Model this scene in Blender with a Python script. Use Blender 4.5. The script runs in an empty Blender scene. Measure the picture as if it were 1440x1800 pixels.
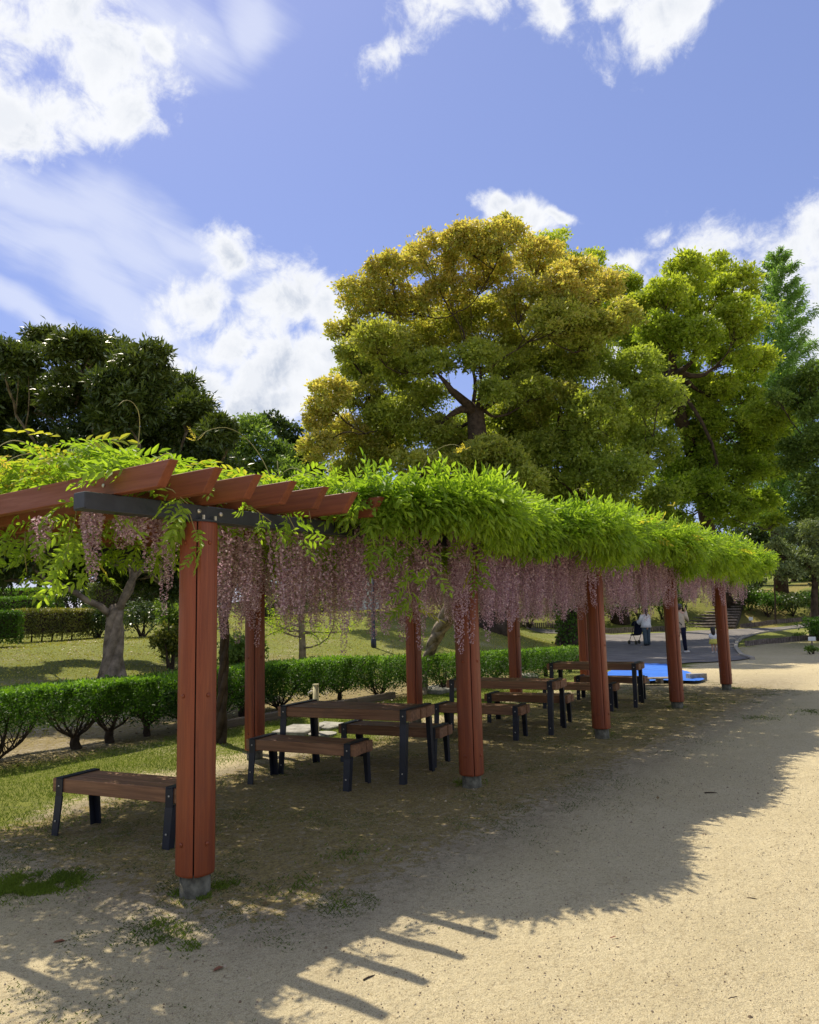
import bpy, bmesh, math, random
import numpy as np
from mathutils import Vector, Matrix
rng = np.random.default_rng(7)
random.seed(7)
S = bpy.context.scene
COL = S.collection
R = math.radians

# ------------------------------------------------------------------ camera
F_PX, PITCH, ROLL, YAW, CAM_H = 1359.97, R(7.49), R(-1.39), R(35.18), 1.65
fwd = np.array([math.cos(YAW) * math.cos(PITCH), math.sin(YAW) * math.cos(PITCH), math.sin(PITCH)])
_r0 = np.array([math.sin(YAW), -math.cos(YAW), 0.0])
_u0 = np.cross(_r0, fwd)
RGT = _r0 * math.cos(ROLL) + _u0 * math.sin(ROLL)
UPV = -_r0 * math.sin(ROLL) + _u0 * math.cos(ROLL)
EYE = np.array([0, 0, CAM_H])
cam = bpy.data.cameras.new('camera')
cam_o = bpy.data.objects.new('camera', cam); COL.objects.link(cam_o)
cam.sensor_fit = 'VERTICAL'; cam.sensor_height = 24.0
cam.lens = 24.0 * F_PX / 1800.0
cam.clip_end = 6000; cam.clip_start = 0.05
m = Matrix(((RGT[0], UPV[0], -fwd[0], 0), (RGT[1], UPV[1], -fwd[1], 0), (RGT[2], UPV[2], -fwd[2], 0), (0, 0, 0, 1)))
cam_o.matrix_world = Matrix.Translation(Vector(EYE)) @ m
S.camera = cam_o
S.view_settings.view_transform = 'Standard'; S.view_settings.look = 'None'
S.view_settings.exposure = 0.64; S.view_settings.gamma = 1.0; S.view_settings.use_curve_mapping = False

def ray(x, y):
    v = fwd * F_PX + RGT * (x - 720) - UPV * (y - 900)
    return v / np.linalg.norm(v)
def at(x, y, D):            # a photo direction at a real distance (metres along the view axis)
    v = fwd * F_PX + RGT * (x - 720) - UPV * (y - 900)
    return v / F_PX * D + EYE

# ------------------------------------------------------------------ sun
SUNV = np.array([0.55, 1.33, 2.515]); SUNV /= np.linalg.norm(SUNV)
SUN_EL = math.asin(SUNV[2]); SUN_AZ = math.atan2(SUNV[1], SUNV[0])
sun = bpy.data.lights.new('sun', 'SUN'); sun.energy = 3.9; sun.angle = R(0.53); sun.color = (1.0, 0.90, 0.74)
sun_o = bpy.data.objects.new('sun', sun); COL.objects.link(sun_o)
sun_o.rotation_euler = Vector(SUNV).to_track_quat('Z', 'Y').to_euler()
sun_o.location = (0, 0, 60)

# ------------------------------------------------------------------ node helpers
class NT:
    def __init__(s, tree): s.t = tree; s.n = tree.nodes; s.l = tree.links
    def new(s, typ, **kw):
        n = s.n.new(typ)
        for k, v in kw.items():
            if k == 'i':
                for kk, vv in v.items(): s.put(n.inputs[kk], vv)
            else: setattr(n, k, v)
        return n
    def put(s, sock, v):
        if hasattr(v, 'is_output') or isinstance(v, bpy.types.NodeSocket): s.l.new(v, sock)
        else:
            if isinstance(v, (tuple, list, np.ndarray)):
                v = tuple(float(q) for q in v)
                if sock.type == 'RGBA' and len(v) == 3: v = v + (1.0,)
            sock.default_value = v
    def math(s, op, a, b=0.0, c=0.0, clamp=False):
        n = s.n.new('ShaderNodeMath'); n.operation = op; n.use_clamp = clamp
        s.put(n.inputs[0], a); s.put(n.inputs[1], b); s.put(n.inputs[2], c); return n.outputs[0]
    def vmath(s, op, a, b=(0, 0, 0), scale=None):
        n = s.n.new('ShaderNodeVectorMath'); n.operation = op
        s.put(n.inputs[0], a); s.put(n.inputs[1], b)
        if scale is not None: s.put(n.inputs['Scale'], scale)
        return n.outputs['Value'] if op in ('DOT_PRODUCT', 'LENGTH', 'DISTANCE') else n.outputs['Vector']
    def mix(s, fac, a, b, mode='MIX'):
        n = s.n.new('ShaderNodeMix'); n.data_type = 'RGBA'; n.blend_type = mode
        s.put(n.inputs[0], fac); s.put(n.inputs[6], a); s.put(n.inputs[7], b); return n.outputs[2]
    def noise(s, vec=None, scale=5.0, detail=4.0, rough=0.55, dist=0.0, color=False):
        n = s.n.new('ShaderNodeTexNoise'); n.inputs['Scale'].default_value = scale
        n.inputs['Detail'].default_value = detail; n.inputs['Roughness'].default_value = rough
        n.inputs['Distortion'].default_value = dist
        if vec is not None: s.l.new(vec, n.inputs['Vector'])
        return n.outputs['Color'] if color else n.outputs['Fac']
    def ramp(s, fac, lo, hi, a=0.0, b=1.0, smooth=True):
        n = s.n.new('ShaderNodeMapRange'); n.clamp = True
        n.interpolation_type = 'SMOOTHSTEP' if smooth else 'LINEAR'
        s.put(n.inputs[0], fac); s.put(n.inputs[1], lo); s.put(n.inputs[2], hi); s.put(n.inputs[3], a); s.put(n.inputs[4], b)
        return n.outputs[0]

# ------------------------------------------------------------------ world: Nishita sky with clouds by direction
W = bpy.data.worlds.new('World'); S.world = W; W.use_nodes = True
w = NT(W.node_tree); w.n.clear()
out = w.new('ShaderNodeOutputWorld')
sky = w.new('ShaderNodeTexSky'); sky.sky_type = 'NISHITA'; sky.sun_disc = False
sky.sun_elevation = SUN_EL; sky.sun_rotation = math.pi / 2 - SUN_AZ
sky.air_density = 1.0; sky.dust_density = 0.6; sky.ozone_density = 3.0; sky.altitude = 50
tc = w.new('ShaderNodeTexCoord'); D = w.vmath('NORMALIZE', tc.outputs['Generated'])
blue = w.mix(1.0, sky.outputs[0], (1.25, 1.12, 1.32), 'MULTIPLY')
blue = w.mix(0.42, blue, (2.5, 3.35, 6.7)); blue = w.mix(1.0, blue, (0.75, 0.745, 0.735), 'MULTIPLY')
nz1 = w.noise(D, 6.0, 10.0, 0.62, 0.5)
nz2 = w.noise(D, 24.0, 8.0, 0.68, 0.4)
nz3 = w.noise(w.vmath('ADD', D, tuple(SUNV * 0.035)), 6.0, 10.0, 0.62, 0.5)
warp = w.noise(D, 5.0, 4.0, 0.5, 0.0, True)
Dw = w.vmath('ADD', D, w.vmath('SCALE', w.vmath('SUBTRACT', warp, (0.5, 0.5, 0.5)), scale=0.16))
def ellipse(x, y, rx, ry, rot=0.0, vec=None):
    c = ray(x, y); e1 = np.cross(c, [0, 0, 1]); e1 /= np.linalg.norm(e1); e2 = np.cross(e1, c)
    a = R(-rot); f1 = e1 * math.cos(a) + e2 * math.sin(a); f2 = -e1 * math.sin(a) + e2 * math.cos(a)
    k = F_PX / (ray(x, y) @ fwd)
    v = vec if vec is not None else Dw
    cu, cv = float(c @ f1), float(c @ f2)
    u = w.math('DIVIDE', w.vmath('DOT_PRODUCT', v, f1), rx / k * 1.0)
    t = w.math('DIVIDE', w.vmath('DOT_PRODUCT', v, f2), ry / k * 1.0)
    q = w.math('ADD', w.math('MULTIPLY', u, u), w.math('MULTIPLY', t, t))
    return w.math('SUBTRACT', 1.0, w.math('SQRT', q))
blobs = [(40, 40, 190, 130), (140, 120, 160, 110), (60, 190, 150, 75), (200, 200, 70, 60), (-120, 120, 200, 180), (240, 90, 40, 36),
         (760, 40, 120, 95), (690, 130, 65, 55), (830, 10, 60, 50), (960, 20, 90, 50),
         (1180, 10, 190, 72), (1060, -10, 90, 60), (1300, -60, 150, 90),
         (430, 480, 80, 66), (490, 550, 135, 80), (370, 530, 90, 42), (430, 600, 80, 60), (560, 560, 65, 75), (510, 650, 130, 75), (400, 670, 140, 60),
         (260, 615, 140, 32), (470, 720, 140, 65), (590, 640, 60, 60), (930, 375, 75, 40), (880, 355, 50, 25), (985, 355, 45, 20),
         (1240, 460, 220, 70), (1400, 460, 150, 100), (1130, 445, 75, 50), (1470, 560, 150, 170), (1165, 415, 45, 45), (1300, 560, 220, 60)]
m_ = None
for b in blobs:
    e = ellipse(*b)
    m_ = e if m_ is None else w.math('MAXIMUM', m_, e)
front = w.ramp(w.vmath('DOT_PRODUCT', D, fwd), 0.35, 0.55)
m_ = w.math('MULTIPLY', w.math('MAXIMUM', m_, -1.2), front)
# out of view scattered clouds go on, their cover raised for more fill light
gen = w.ramp(w.noise(D, 2.6, 4.0, 0.5, 0.2), 0.40, 0.60, -1.2, 0.85)
gen = w.math('ADD', w.math('MULTIPLY', gen, w.math('SUBTRACT', 1.0, front)), w.math('MULTIPLY', front, -2.0))
m_ = w.math('MAXIMUM', m_, gen)
dens = w.math('ADD', w.math('MULTIPLY', m_, 1.15), w.math('ADD', w.math('MULTIPLY', w.math('SUBTRACT', nz1, 0.5), 3.4), w.math('MULTIPLY', w.math('SUBTRACT', nz2, 0.5), 1.9)))
cover = w.ramp(dens, -0.10, 0.75)
core = w.ramp(dens, 0.45, 1.35)
nz4 = w.noise(D, 5.5, 6.0, 0.55, 0.6)
lit = w.ramp(w.math('SUBTRACT', nz1, nz3), -0.07, 0.07)
shade = w.math('MULTIPLY', core, w.math('MULTIPLY', w.math('SUBTRACT', 1.0, w.math('MULTIPLY', lit, 0.75)), w.ramp(nz4, 0.36, 0.52)), clamp=True)
ccol = w.mix(shade, (6.2, 6.3, 6.5), (3.5, 3.9, 4.7))
# thin cirrus streaks
cir = None
for b in [(120, 370, 420, 75, 17), (-50, 300, 300, 60, 17), (330, 450, 180, 42, 24), (180, 500, 420, 60, 26), (60, 560, 300, 30, 24), (300, 60, 150, 70, 0), (450, 25, 70, 60, 60)]:
    e = ellipse(*b); cir = e if cir is None else w.math('MAXIMUM', cir, e)
cc = ray(150, 380); e1 = np.cross(cc, [0, 0, 1]); e1 /= np.linalg.norm(e1); e2 = np.cross(e1, cc)
a_ = R(-19); f1 = e1 * math.cos(a_) + e2 * math.sin(a_); f2 = -e1 * math.sin(a_) + e2 * math.cos(a_)
cx = w.new('ShaderNodeCombineXYZ'); w.put(cx.inputs[0], w.math('MULTIPLY', w.vmath('DOT_PRODUCT', D, f1), 2.2)); w.put(cx.inputs[1], w.math('MULTIPLY', w.vmath('DOT_PRODUCT', D, f2), 13.0))
st = w.noise(cx.outputs[0], 2.2, 8.0, 0.6, 0.4)
cirf = w.math('MULTIPLY', w.ramp(w.math('ADD', w.math('MULTIPLY', cir, 1.0), w.math('MULTIPLY', w.math('SUBTRACT', st, 0.5), 1.6)), -0.35, 0.85), front)
skyc = w.mix(w.math('MULTIPLY', cirf, 0.58), blue, (5.7, 5.95, 6.7))
skyc = w.mix(cover, skyc, ccol)
bg = w.new('ShaderNodeBackground'); w.put(bg.inputs[0], skyc); bg.inputs[1].default_value = 0.10
w.l.new(bg.outputs[0], out.inputs[0])

# ------------------------------------------------------------------ object helpers
def tag(o, label=None, cat=None, group=None, kind=None):
    if label: o['label'] = label
    if cat: o['category'] = cat
    if group: o['group'] = group
    if kind: o['kind'] = kind
    return o
def link(name, data, parent=None, mats=None):
    o = bpy.data.objects.new(name, data); COL.objects.link(o)
    if mats is not None and data is not None and len(data.materials) == 0:
        for q in (mats if isinstance(mats, (list, tuple)) else [mats]): data.materials.append(q)
    if parent: o.parent = parent
    return o
def empty(name, loc=(0, 0, 0), rz=0.0, **kw):
    o = bpy.data.objects.new(name, None); COL.objects.link(o); o.location = tuple(map(float, loc)); o.rotation_euler = (0, 0, rz)
    o.empty_display_size = 0.2
    return tag(o, **kw)
class MB:
    def __init__(s): s.v = []; s.f = []; s.m = []
    def add(s, vs, fs, mi=0):
        k = len(s.v); s.v += [tuple(map(float, q)) for q in vs]; s.f += [tuple(i + k for i in f) for f in fs]; s.m += [mi] * len(fs); return s
    def box(s, a, b, mi=0, mat=None):
        x0, y0, z0 = a; x1, y1, z1 = b
        v = [(x0, y0, z0), (x1, y0, z0), (x1, y1, z0), (x0, y1, z0), (x0, y0, z1), (x1, y0, z1), (x1, y1, z1), (x0, y1, z1)]
        if mat is not None: v = [tuple(mat @ Vector(q)) for q in v]
        return s.add(v, [(0, 3, 2, 1), (4, 5, 6, 7), (0, 1, 5, 4), (1, 2, 6, 5), (2, 3, 7, 6), (3, 0, 4, 7)], mi)
    def prism(s, poly_bot, poly_top, mi=0):
        n = len(poly_bot)
        return s.add(list(poly_bot) + list(poly_top), [tuple(range(n - 1, -1, -1)), tuple(range(n, 2 * n))] + [(i, (i + 1) % n, n + (i + 1) % n, n + i) for i in range(n)], mi)
    def tube(s, pts, rad, n=8, mi=0, cap=True, lump=0.0):
        pts = [np.array(p, float) for p in pts]
        if not hasattr(rad, '__len__'): rad = [rad] * len(pts)
        vs = []; fs = []; prev = None
        for i, p in enumerate(pts):
            t = pts[min(i + 1, len(pts) - 1)] - pts[max(i - 1, 0)]; t = t / (np.linalg.norm(t) + 1e-9)
            if prev is None:
                a = np.cross(t, [0, 0, 1.0]);
                if np.linalg.norm(a) < 0.1: a = np.cross(t, [1.0, 0, 0])
            else: a = prev - t * (prev @ t)
            a = a / np.linalg.norm(a); prev = a; b = np.cross(t, a)
            for j in range(n):
                th = 2 * math.pi * j / n; r = rad[i] * (1 + (lump * math.sin(3 * th + i * 0.7) if lump else 0))
                vs.append(p + (a * math.cos(th) + b * math.sin(th)) * r)
        for i in range(len(pts) - 1):
            for j in range(n):
                fs.append((i * n + j, i * n + (j + 1) % n, (i + 1) * n + (j + 1) % n, (i + 1) * n + j))
        if cap: fs.append(tuple(range(n - 1, -1, -1))); fs.append(tuple((len(pts) - 1) * n + j for j in range(n)))
        return s.add(vs, fs, mi)
    def mesh(s, name, smooth=False, bevel=0.0):
        me = bpy.data.meshes.new(name); me.from_pydata(s.v, [], s.f); me.update()
        if bevel:
            bm = bmesh.new(); bm.from_mesh(me)
            bmesh.ops.bevel(bm, geom=bm.edges[:], offset=bevel, segments=1, affect='EDGES', clamp_overlap=True)
            bm.to_mesh(me); bm.free()
        else: me.polygons.foreach_set('material_index', s.m)
        if smooth: me.polygons.foreach_set('use_smooth', [True] * len(me.polygons))
        return me
    def build(s, name, mats, parent=None, smooth=False, bevel=0.0):
        return link(name, s.mesh(name, smooth, bevel), parent, mats)

def quads(name, V, mat, parent=None, tint=None, hue=None, smooth=False):
    """V: (n,4,3) quads as one mesh with two float attributes"""
    V = np.asarray(V, dtype=np.float32); n = len(V)
    me = bpy.data.meshes.new(name)
    me.vertices.add(n * 4); me.vertices.foreach_set('co', V.reshape(-1))
    me.loops.add(n * 4); me.loops.foreach_set('vertex_index', np.arange(n * 4, dtype=np.int32))
    me.polygons.add(n); me.polygons.foreach_set('loop_start', np.arange(0, n * 4, 4, dtype=np.int32))
    me.polygons.foreach_set('loop_total', np.full(n, 4, dtype=np.int32))
    for nm, arr in (('tint', tint), ('hue', hue)):
        if arr is not None:
            a = me.attributes.new(nm, 'FLOAT', 'POINT'); a.data.foreach_set('value', np.repeat(np.asarray(arr, dtype=np.float32), 4))
    me.update(calc_edges=True)
    return link(name, me, parent, mat)
def unit(v): return v / (np.linalg.norm(v, axis=-1, keepdims=True) + 1e-9)
def leaf_quads(P, A, N, L, Wd, fold=0.0):
    """diamond leaves from base P along A, normal N"""
    A = unit(A); B = unit(np.cross(N, A)); Nn = np.cross(A, B)
    L = np.asarray(L).reshape(-1, 1) * np.ones((len(P), 1)); Wd = np.asarray(Wd).reshape(-1, 1) * np.ones((len(P), 1))
    mid = P + A * L * 0.45
    return np.stack([P, mid + B * Wd * .5 + Nn * Wd * fold, P + A * L - Nn * L * 0.08, mid - B * Wd * .5 + Nn * Wd * fold], axis=1)
def rnd_dirs(n): return unit(rng.normal(size=(n, 3)))

# ------------------------------------------------------------------ terrain height
CY, SY = math.cos(YAW), math.sin(YAW)
def ss(e0, e1, x):
    t = np.clip((x - e0) / (e1 - e0), 0, 1); return t * t * (3 - 2 * t)
def vnoise(x, y, seed=0):
    x = np.asarray(x, float); y = np.asarray(y, float)
    xi = np.floor(x).astype(np.int64); yi = np.floor(y).astype(np.int64); fx = x - xi; fy = y - yi
    fx = fx * fx * (3 - 2 * fx); fy = fy * fy * (3 - 2 * fy)
    def h(a, b):
        q = (a * 374761393 + b * 668265263 + seed * 144269) & 0xffffffff
        q = ((q ^ (q >> 13)) * 1274126177) & 0xffffffff
        return ((q ^ (q >> 16)) & 0xffff) / 65535.0
    return (h(xi, yi) * (1 - fx) + h(xi + 1, yi) * fx) * (1 - fy) + (h(xi, yi + 1) * (1 - fx) + h(xi + 1, yi + 1) * fx) * fy
def terrain(x, y):
    x = np.asarray(x, float); y = np.asarray(y, float)
    d = x * CY + y * SY; b = x * SY - y * CY
    left = np.clip((y - 10.8) * 0.115, 0, 1.0)
    left = left + 0.85 * np.exp(-((d - 35) ** 2 + (b + 1.5) ** 2) / 72.0) * ss(11, 14, y)
    left = left * (1 - ss(2.0, 7.5, b - 0.02 * (d - 30)))
    left = left + 0.9 * ss(26, 34, d) * (1 - ss(-12, -6, b))
    right = 0.3 * ss(36, 45, d) * ss(-6, 4, b)
    bank = 2.3 * ss(46.0, 53.5, d) * ss(-16, -6, b) + np.clip((d - 53) * 0.06, 0, 3.2) * ss(-16, -6, b)
    isl = 0.25 * np.exp(-(((x - 34) / 6) ** 2 + ((y - 3.5) / 4.0) ** 2))
    fine = (vnoise(x * 1.3, y * 1.3, 1) - .5) * 0.03 + (vnoise(x * 5, y * 5, 2) - .5) * 0.012
    return left + right + bank + isl + fine * ss(0, 3, d)
def T(x, y): return float(terrain(x, y))
def hit(px, py):
    v = ray(px, py); t = 1.0
    while t < 160:
        p = EYE + v * t
        if p[2] <= T(p[0], p[1]): return p
        t += 0.04 if t < 60 else 0.2
    return EYE + v * 160
def on(px, D):     # where the vertical plane of photo column px meets distance D on the ground
    p = at(px, 1080, D); p[2] = T(p[0], p[1]); return p

# ------------------------------------------------------------------ materials
def mat(name, rough=0.8, spec=0.3):
    M = bpy.data.materials.new(name); M.use_nodes = True; t = NT(M.node_tree)
    b = t.n['Principled BSDF']; b.inputs['Roughness'].default_value = rough; b.inputs['Specular IOR Level'].default_value = spec
    return M, t, b
def plain(name, col, rough=0.7, spec=0.3, var=0.25, scale=12.0, metal=0.0, bump=0.0, bscale=60.0):
    M, t, b = mat(name, rough, spec); g = t.new('ShaderNodeTexCoord').outputs['Object']
    n = t.noise(g, scale, 5, 0.6)
    c = t.mix(t.ramp(n, 0.3, 0.7), tuple(q * (1 - var) for q in col), tuple(q * (1 + var) for q in col))
    t.put(b.inputs['Base Color'], c); b.inputs['Metallic'].default_value = metal
    if bump:
        bp = t.new('ShaderNodeBump'); bp.inputs['Strength'].default_value = bump; bp.inputs['Distance'].default_value = 0.01
        t.l.new(t.noise(g, bscale, 4, 0.6), bp.inputs['Height']); t.l.new(bp.outputs[0], b.inputs['Normal'])
    return M
def leafmat(name, dark, light, gold=None, trans=0.45, tcol=None, rough=0.5):
    M = bpy.data.materials.new(name); M.use_nodes = True; t = NT(M.node_tree); t.n.clear()
    o = t.new('ShaderNodeOutputMaterial')
    ti = t.new('ShaderNodeAttribute', attribute_name='tint').outputs['Fac']
    c = t.mix(ti, dark, light)
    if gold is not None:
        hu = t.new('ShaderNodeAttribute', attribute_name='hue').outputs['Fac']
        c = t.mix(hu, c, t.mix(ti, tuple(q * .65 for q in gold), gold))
    tcn = t.mix(1.0, c, tcol or (1.25, 1.3, 0.5), 'MULTIPLY')
    df = t.new('ShaderNodeBsdfPrincipled'); t.put(df.inputs['Base Color'], c); df.inputs['Roughness'].default_value = rough; df.inputs['Specular IOR Level'].default_value = 0.35
    tr = t.new('ShaderNodeBsdfTranslucent'); t.put(tr.inputs[0], tcn)
    mx = t.new('ShaderNodeMixShader'); mx.inputs[0].default_value = trans
    t.l.new(df.outputs[0], mx.inputs[1]); t.l.new(tr.outputs[0], mx.inputs[2]); t.l.new(mx.outputs[0], o.inputs[0])
    return M
def woodmat(name, col, dark, scale=(3, 3, 40), axis='Z', rough=0.55, grime=0.35, spec=0.35):
    M, t, b = mat(name, rough, spec); g = t.new('ShaderNodeTexCoord').outputs['Object']
    oi = t.new('ShaderNodeObjectInfo').outputs['Random']
    mp = t.new('ShaderNodeMapping'); t.l.new(g, mp.inputs['Vector'])
    sc = {'Z': (38, 38, 1.6), 'Y': (38, 1.6, 38), 'X': (1.6, 38, 38)}[axis]; mp.inputs['Scale'].default_value = sc
    off = t.new('ShaderNodeCombineXYZ'); 
    for i in range(3): t.put(off.inputs[i], t.math('MULTIPLY', oi, 37.0 + 11 * i))
    vec = t.vmath('ADD', mp.outputs[0], off.outputs[0])
    gr = t.noise(vec, 1.0, 6, 0.65, 0.6)
    big = t.noise(t.vmath('ADD', g, off.outputs[0]), 3.0, 5, 0.6)
    c = t.mix(t.ramp(gr, 0.3, 0.72), dark, col)
    c = t.mix(t.math('MULTIPLY', t.ramp(big, 0.42, 0.75), grime), c, tuple(q * .45 + .02 for q in col))
    c = t.mix(t.math('MULTIPLY', t.math('SUBTRACT', oi, .5), 0.35), c, tuple(min(1, q * 1.8) for q in col))
    t.put(b.inputs['Base Color'], c)
    t.put(b.inputs['Roughness'], t.ramp(gr, 0.2, 0.8, rough + .12, rough - .08))
    bp = t.new('ShaderNodeBump'); bp.inputs['Strength'].default_value = 0.35; bp.inputs['Distance'].default_value = 0.004
    t.l.new(gr, bp.inputs['Height']); t.l.new(bp.outputs[0], b.inputs['Normal'])
    return M

M_post = woodmat('painted_post_wood', (0.240, 0.057, 0.017), (0.150, 0.031, 0.010), axis='Z', rough=0.42, grime=0.3, spec=0.4)
M_raft = woodmat('painted_rafter_wood', (0.205, 0.062, 0.027), (0.135, 0.037, 0.016), axis='Y', rough=0.5, grime=0.3)
M_plank = woodmat('bench_plank_wood', (0.30, 0.155, 0.075), (0.135, 0.065, 0.032), axis='Y', rough=0.6, grime=0.6)
M_steel = plain('black_painted_steel', (0.010, 0.013, 0.022), 0.42, 0.45, 0.25, 9, bump=0.1)
M_beam = plain('charcoal_steel_beam', (0.030, 0.034, 0.042), 0.5, 0.4, 0.25, 5, bump=0.1)
M_bolt = plain('galvanised_bolt', (0.55, 0.52, 0.45), 0.4, 0.5, 0.2, 30, metal=0.6)
M_conc = plain('concrete', (0.30, 0.29, 0.25), 0.9, 0.2, 0.3, 9, bump=0.5)
M_dustfoot = plain('worn_steel_foot', (0.16, 0.14, 0.11), 0.8, 0.2, 0.5, 25)

# ground
Mg, t, b = mat('ground_sand_and_turf', 0.95, 0.12)
g = t.new('ShaderNodeNewGeometry').outputs['Position']
at_g = t.new('ShaderNodeAttribute', attribute_name='grass').outputs['Fac']
at_l = t.new('ShaderNodeAttribute', attribute_name='litter').outputs['Fac']
n_big = t.noise(g, 0.55, 5, 0.6); n_mid = t.noise(g, 4.0, 6, 0.65); n_fine = t.noise(g, 45, 4, 0.7); n_grain = t.noise(g, 170, 3, 0.7); n_gr2 = t.noise(g, 14, 6, 0.7, 0.5)
sand = t.mix(t.ramp(n_big, 0.3, 0.7), (0.50, 0.425, 0.25), (0.57, 0.49, 0.30))
sand = t.mix(t.math('MULTIPLY', t.ramp(n_mid, 0.45, 0.75), 0.45), sand, (0.42, 0.345, 0.195))
sand = t.mix(t.math('MULTIPLY', t.ramp(n_fine, 0.50, 0.68), 0.7), sand, (0.30, 0.235, 0.13))
sand = t.mix(t.math('MULTIPLY', t.ramp(n_grain, 0.54, 0.66), 0.85), sand, (0.20, 0.15, 0.09))
sand = t.mix(t.math('MULTIPLY', t.ramp(n_grain, 0.46, 0.34), 0.7), sand, (0.72, 0.63, 0.44))
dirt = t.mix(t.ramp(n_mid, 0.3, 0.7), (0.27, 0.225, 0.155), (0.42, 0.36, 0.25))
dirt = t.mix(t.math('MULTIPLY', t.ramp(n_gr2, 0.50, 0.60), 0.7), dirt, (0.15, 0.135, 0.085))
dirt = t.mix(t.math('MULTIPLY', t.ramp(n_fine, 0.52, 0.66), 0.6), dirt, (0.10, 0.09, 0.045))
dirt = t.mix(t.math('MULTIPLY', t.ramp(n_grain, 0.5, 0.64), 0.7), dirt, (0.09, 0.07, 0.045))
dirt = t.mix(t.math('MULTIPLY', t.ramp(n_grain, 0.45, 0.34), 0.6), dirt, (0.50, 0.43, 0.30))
grs = t.mix(t.ramp(n_gr2, 0.3, 0.7), (0.10, 0.125, 0.022), (0.26, 0.275, 0.055))
grs = t.mix(t.math('MULTIPLY', t.ramp(n_fine, 0.4, 0.7), 0.6), grs, (0.045, 0.06, 0.018))
lit_ = t.mix(t.ramp(n_fine, 0.35, 0.65), (0.13, 0.095, 0.035), (0.34, 0.27, 0.09))
gmask = t.math('ADD', at_g, t.math('ADD', t.math('MULTIPLY', t.math('SUBTRACT', n_gr2, 0.5), 0.9), t.math('MULTIPLY', t.math('SUBTRACT', n_fine, 0.5), 0.8)))
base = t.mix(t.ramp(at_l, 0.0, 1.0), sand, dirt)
base = t.mix(t.ramp(gmask, 0.42, 0.62), base, grs)
lmask = t.ramp(t.math('ADD', at_l, t.math('MULTIPLY', t.math('SUBTRACT', n_gr2, 0.5), 1.4)), 0.75, 1.0)
base = t.mix(t.math('MULTIPLY', lmask, 0.75), base, lit_)
t.put(b.inputs['Base Color'], base)
bp = t.new('ShaderNodeBump'); bp.inputs['Strength'].default_value = 1.0; bp.inputs['Distance'].default_value = 0.03
hgt = t.math('ADD', t.math('ADD', t.math('MULTIPLY', n_mid, 1.2), t.math('MULTIPLY', n_gr2, 0.8)), t.math('ADD', t.math('MULTIPLY', n_fine, 0.5), t.math('MULTIPLY', n_grain, 0.22)))
t.l.new(hgt, bp.inputs['Height']); t.l.new(bp.outputs[0], b.inputs['Normal'])

M_asph, t, b = mat('path_asphalt', 0.9, 0.2)
g = t.new('ShaderNodeNewGeometry').outputs['Position']
c = t.mix(t.ramp(t.noise(g, 1.2, 6, 0.65), 0.3, 0.7), (0.13, 0.12, 0.115), (0.21, 0.195, 0.18))
c = t.mix(t.ramp(t.noise(g, 9, 4, 0.7), 0.62, 0.72), c, (0.36, 0.29, 0.19))
c = t.mix(t.math('MULTIPLY', t.ramp(t.noise(g, 60, 3, 0.7), 0.5, 0.75), 0.5), c, (0.06, 0.055, 0.05))
t.put(b.inputs['Base Color'], c)

M_bark = plain('bark_dark', (0.060, 0.045, 0.033), 0.95, 0.1, 0.4, 6, bump=1.0, bscale=25)
M_barkg = plain('bark_grey', (0.19, 0.155, 0.115), 0.95, 0.1, 0.5, 5, bump=1.0, bscale=22)
M_barkw = plain('bark_wisteria', (0.21, 0.17, 0.125), 0.9, 0.15, 0.55, 7, bump=1.0, bscale=18)
M_twig = plain('thin_stem', (0.30, 0.27, 0.11), 0.7, 0.2, 0.3, 5)
M_wist = leafmat('wisteria_leaf', (0.12, 0.23, 0.022), (0.38, 0.52, 0.075), gold=(0.66, 0.52, 0.12), trans=0.6, tcol=(1.35, 1.35, 0.45))
M_petal = leafmat('wisteria_petal', (0.32, 0.18, 0.24), (0.88, 0.73, 0.79), trans=0.45, tcol=(1.1, 0.95, 1.05))
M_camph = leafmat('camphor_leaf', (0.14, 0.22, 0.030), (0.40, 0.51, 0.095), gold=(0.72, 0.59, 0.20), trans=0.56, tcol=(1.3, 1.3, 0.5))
M_lime = leafmat('camphor_leaf_lime', (0.13, 0.22, 0.020), (0.38, 0.50, 0.06), gold=(0.62, 0.64, 0.10), trans=0.55)
M_dark = leafmat('evergreen_leaf', (0.026, 0.052, 0.016), (0.10, 0.145, 0.034), gold=(0.20, 0.24, 0.04), trans=0.25, rough=0.35)
M_mid = leafmat('broadleaf', (0.075, 0.135, 0.028), (0.24, 0.34, 0.075), trans=0.48)
M_red = leafmat('redwood_needles', (0.10, 0.20, 0.05), (0.28, 0.44, 0.12), trans=0.55)
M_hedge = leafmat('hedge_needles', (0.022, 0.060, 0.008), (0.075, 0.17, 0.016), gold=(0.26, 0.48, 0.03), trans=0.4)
M_box = leafmat('clipped_hedge_leaf', (0.030, 0.060, 0.010), (0.11, 0.15, 0.025), gold=(0.32, 0.30, 0.06), trans=0.35)
M_pine = leafmat('garden_pine_needles', (0.09, 0.13, 0.06), (0.30, 0.36, 0.15), trans=0.35)
M_grass = leafmat('grass_blade', (0.060, 0.105, 0.014), (0.20, 0.27, 0.035), trans=0.4)
M_weed = leafmat('weed_blade', (0.045, 0.070, 0.016), (0.14, 0.18, 0.045), trans=0.3)
M_dry = leafmat('dry_mound_grass', (0.17, 0.17, 0.035), (0.50, 0.46, 0.11), trans=0.4)
M_litter = leafmat('fallen_leaf', (0.14, 0.085, 0.030), (0.50, 0.40, 0.20), trans=0.15, tcol=(1, 1, 1))

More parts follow.
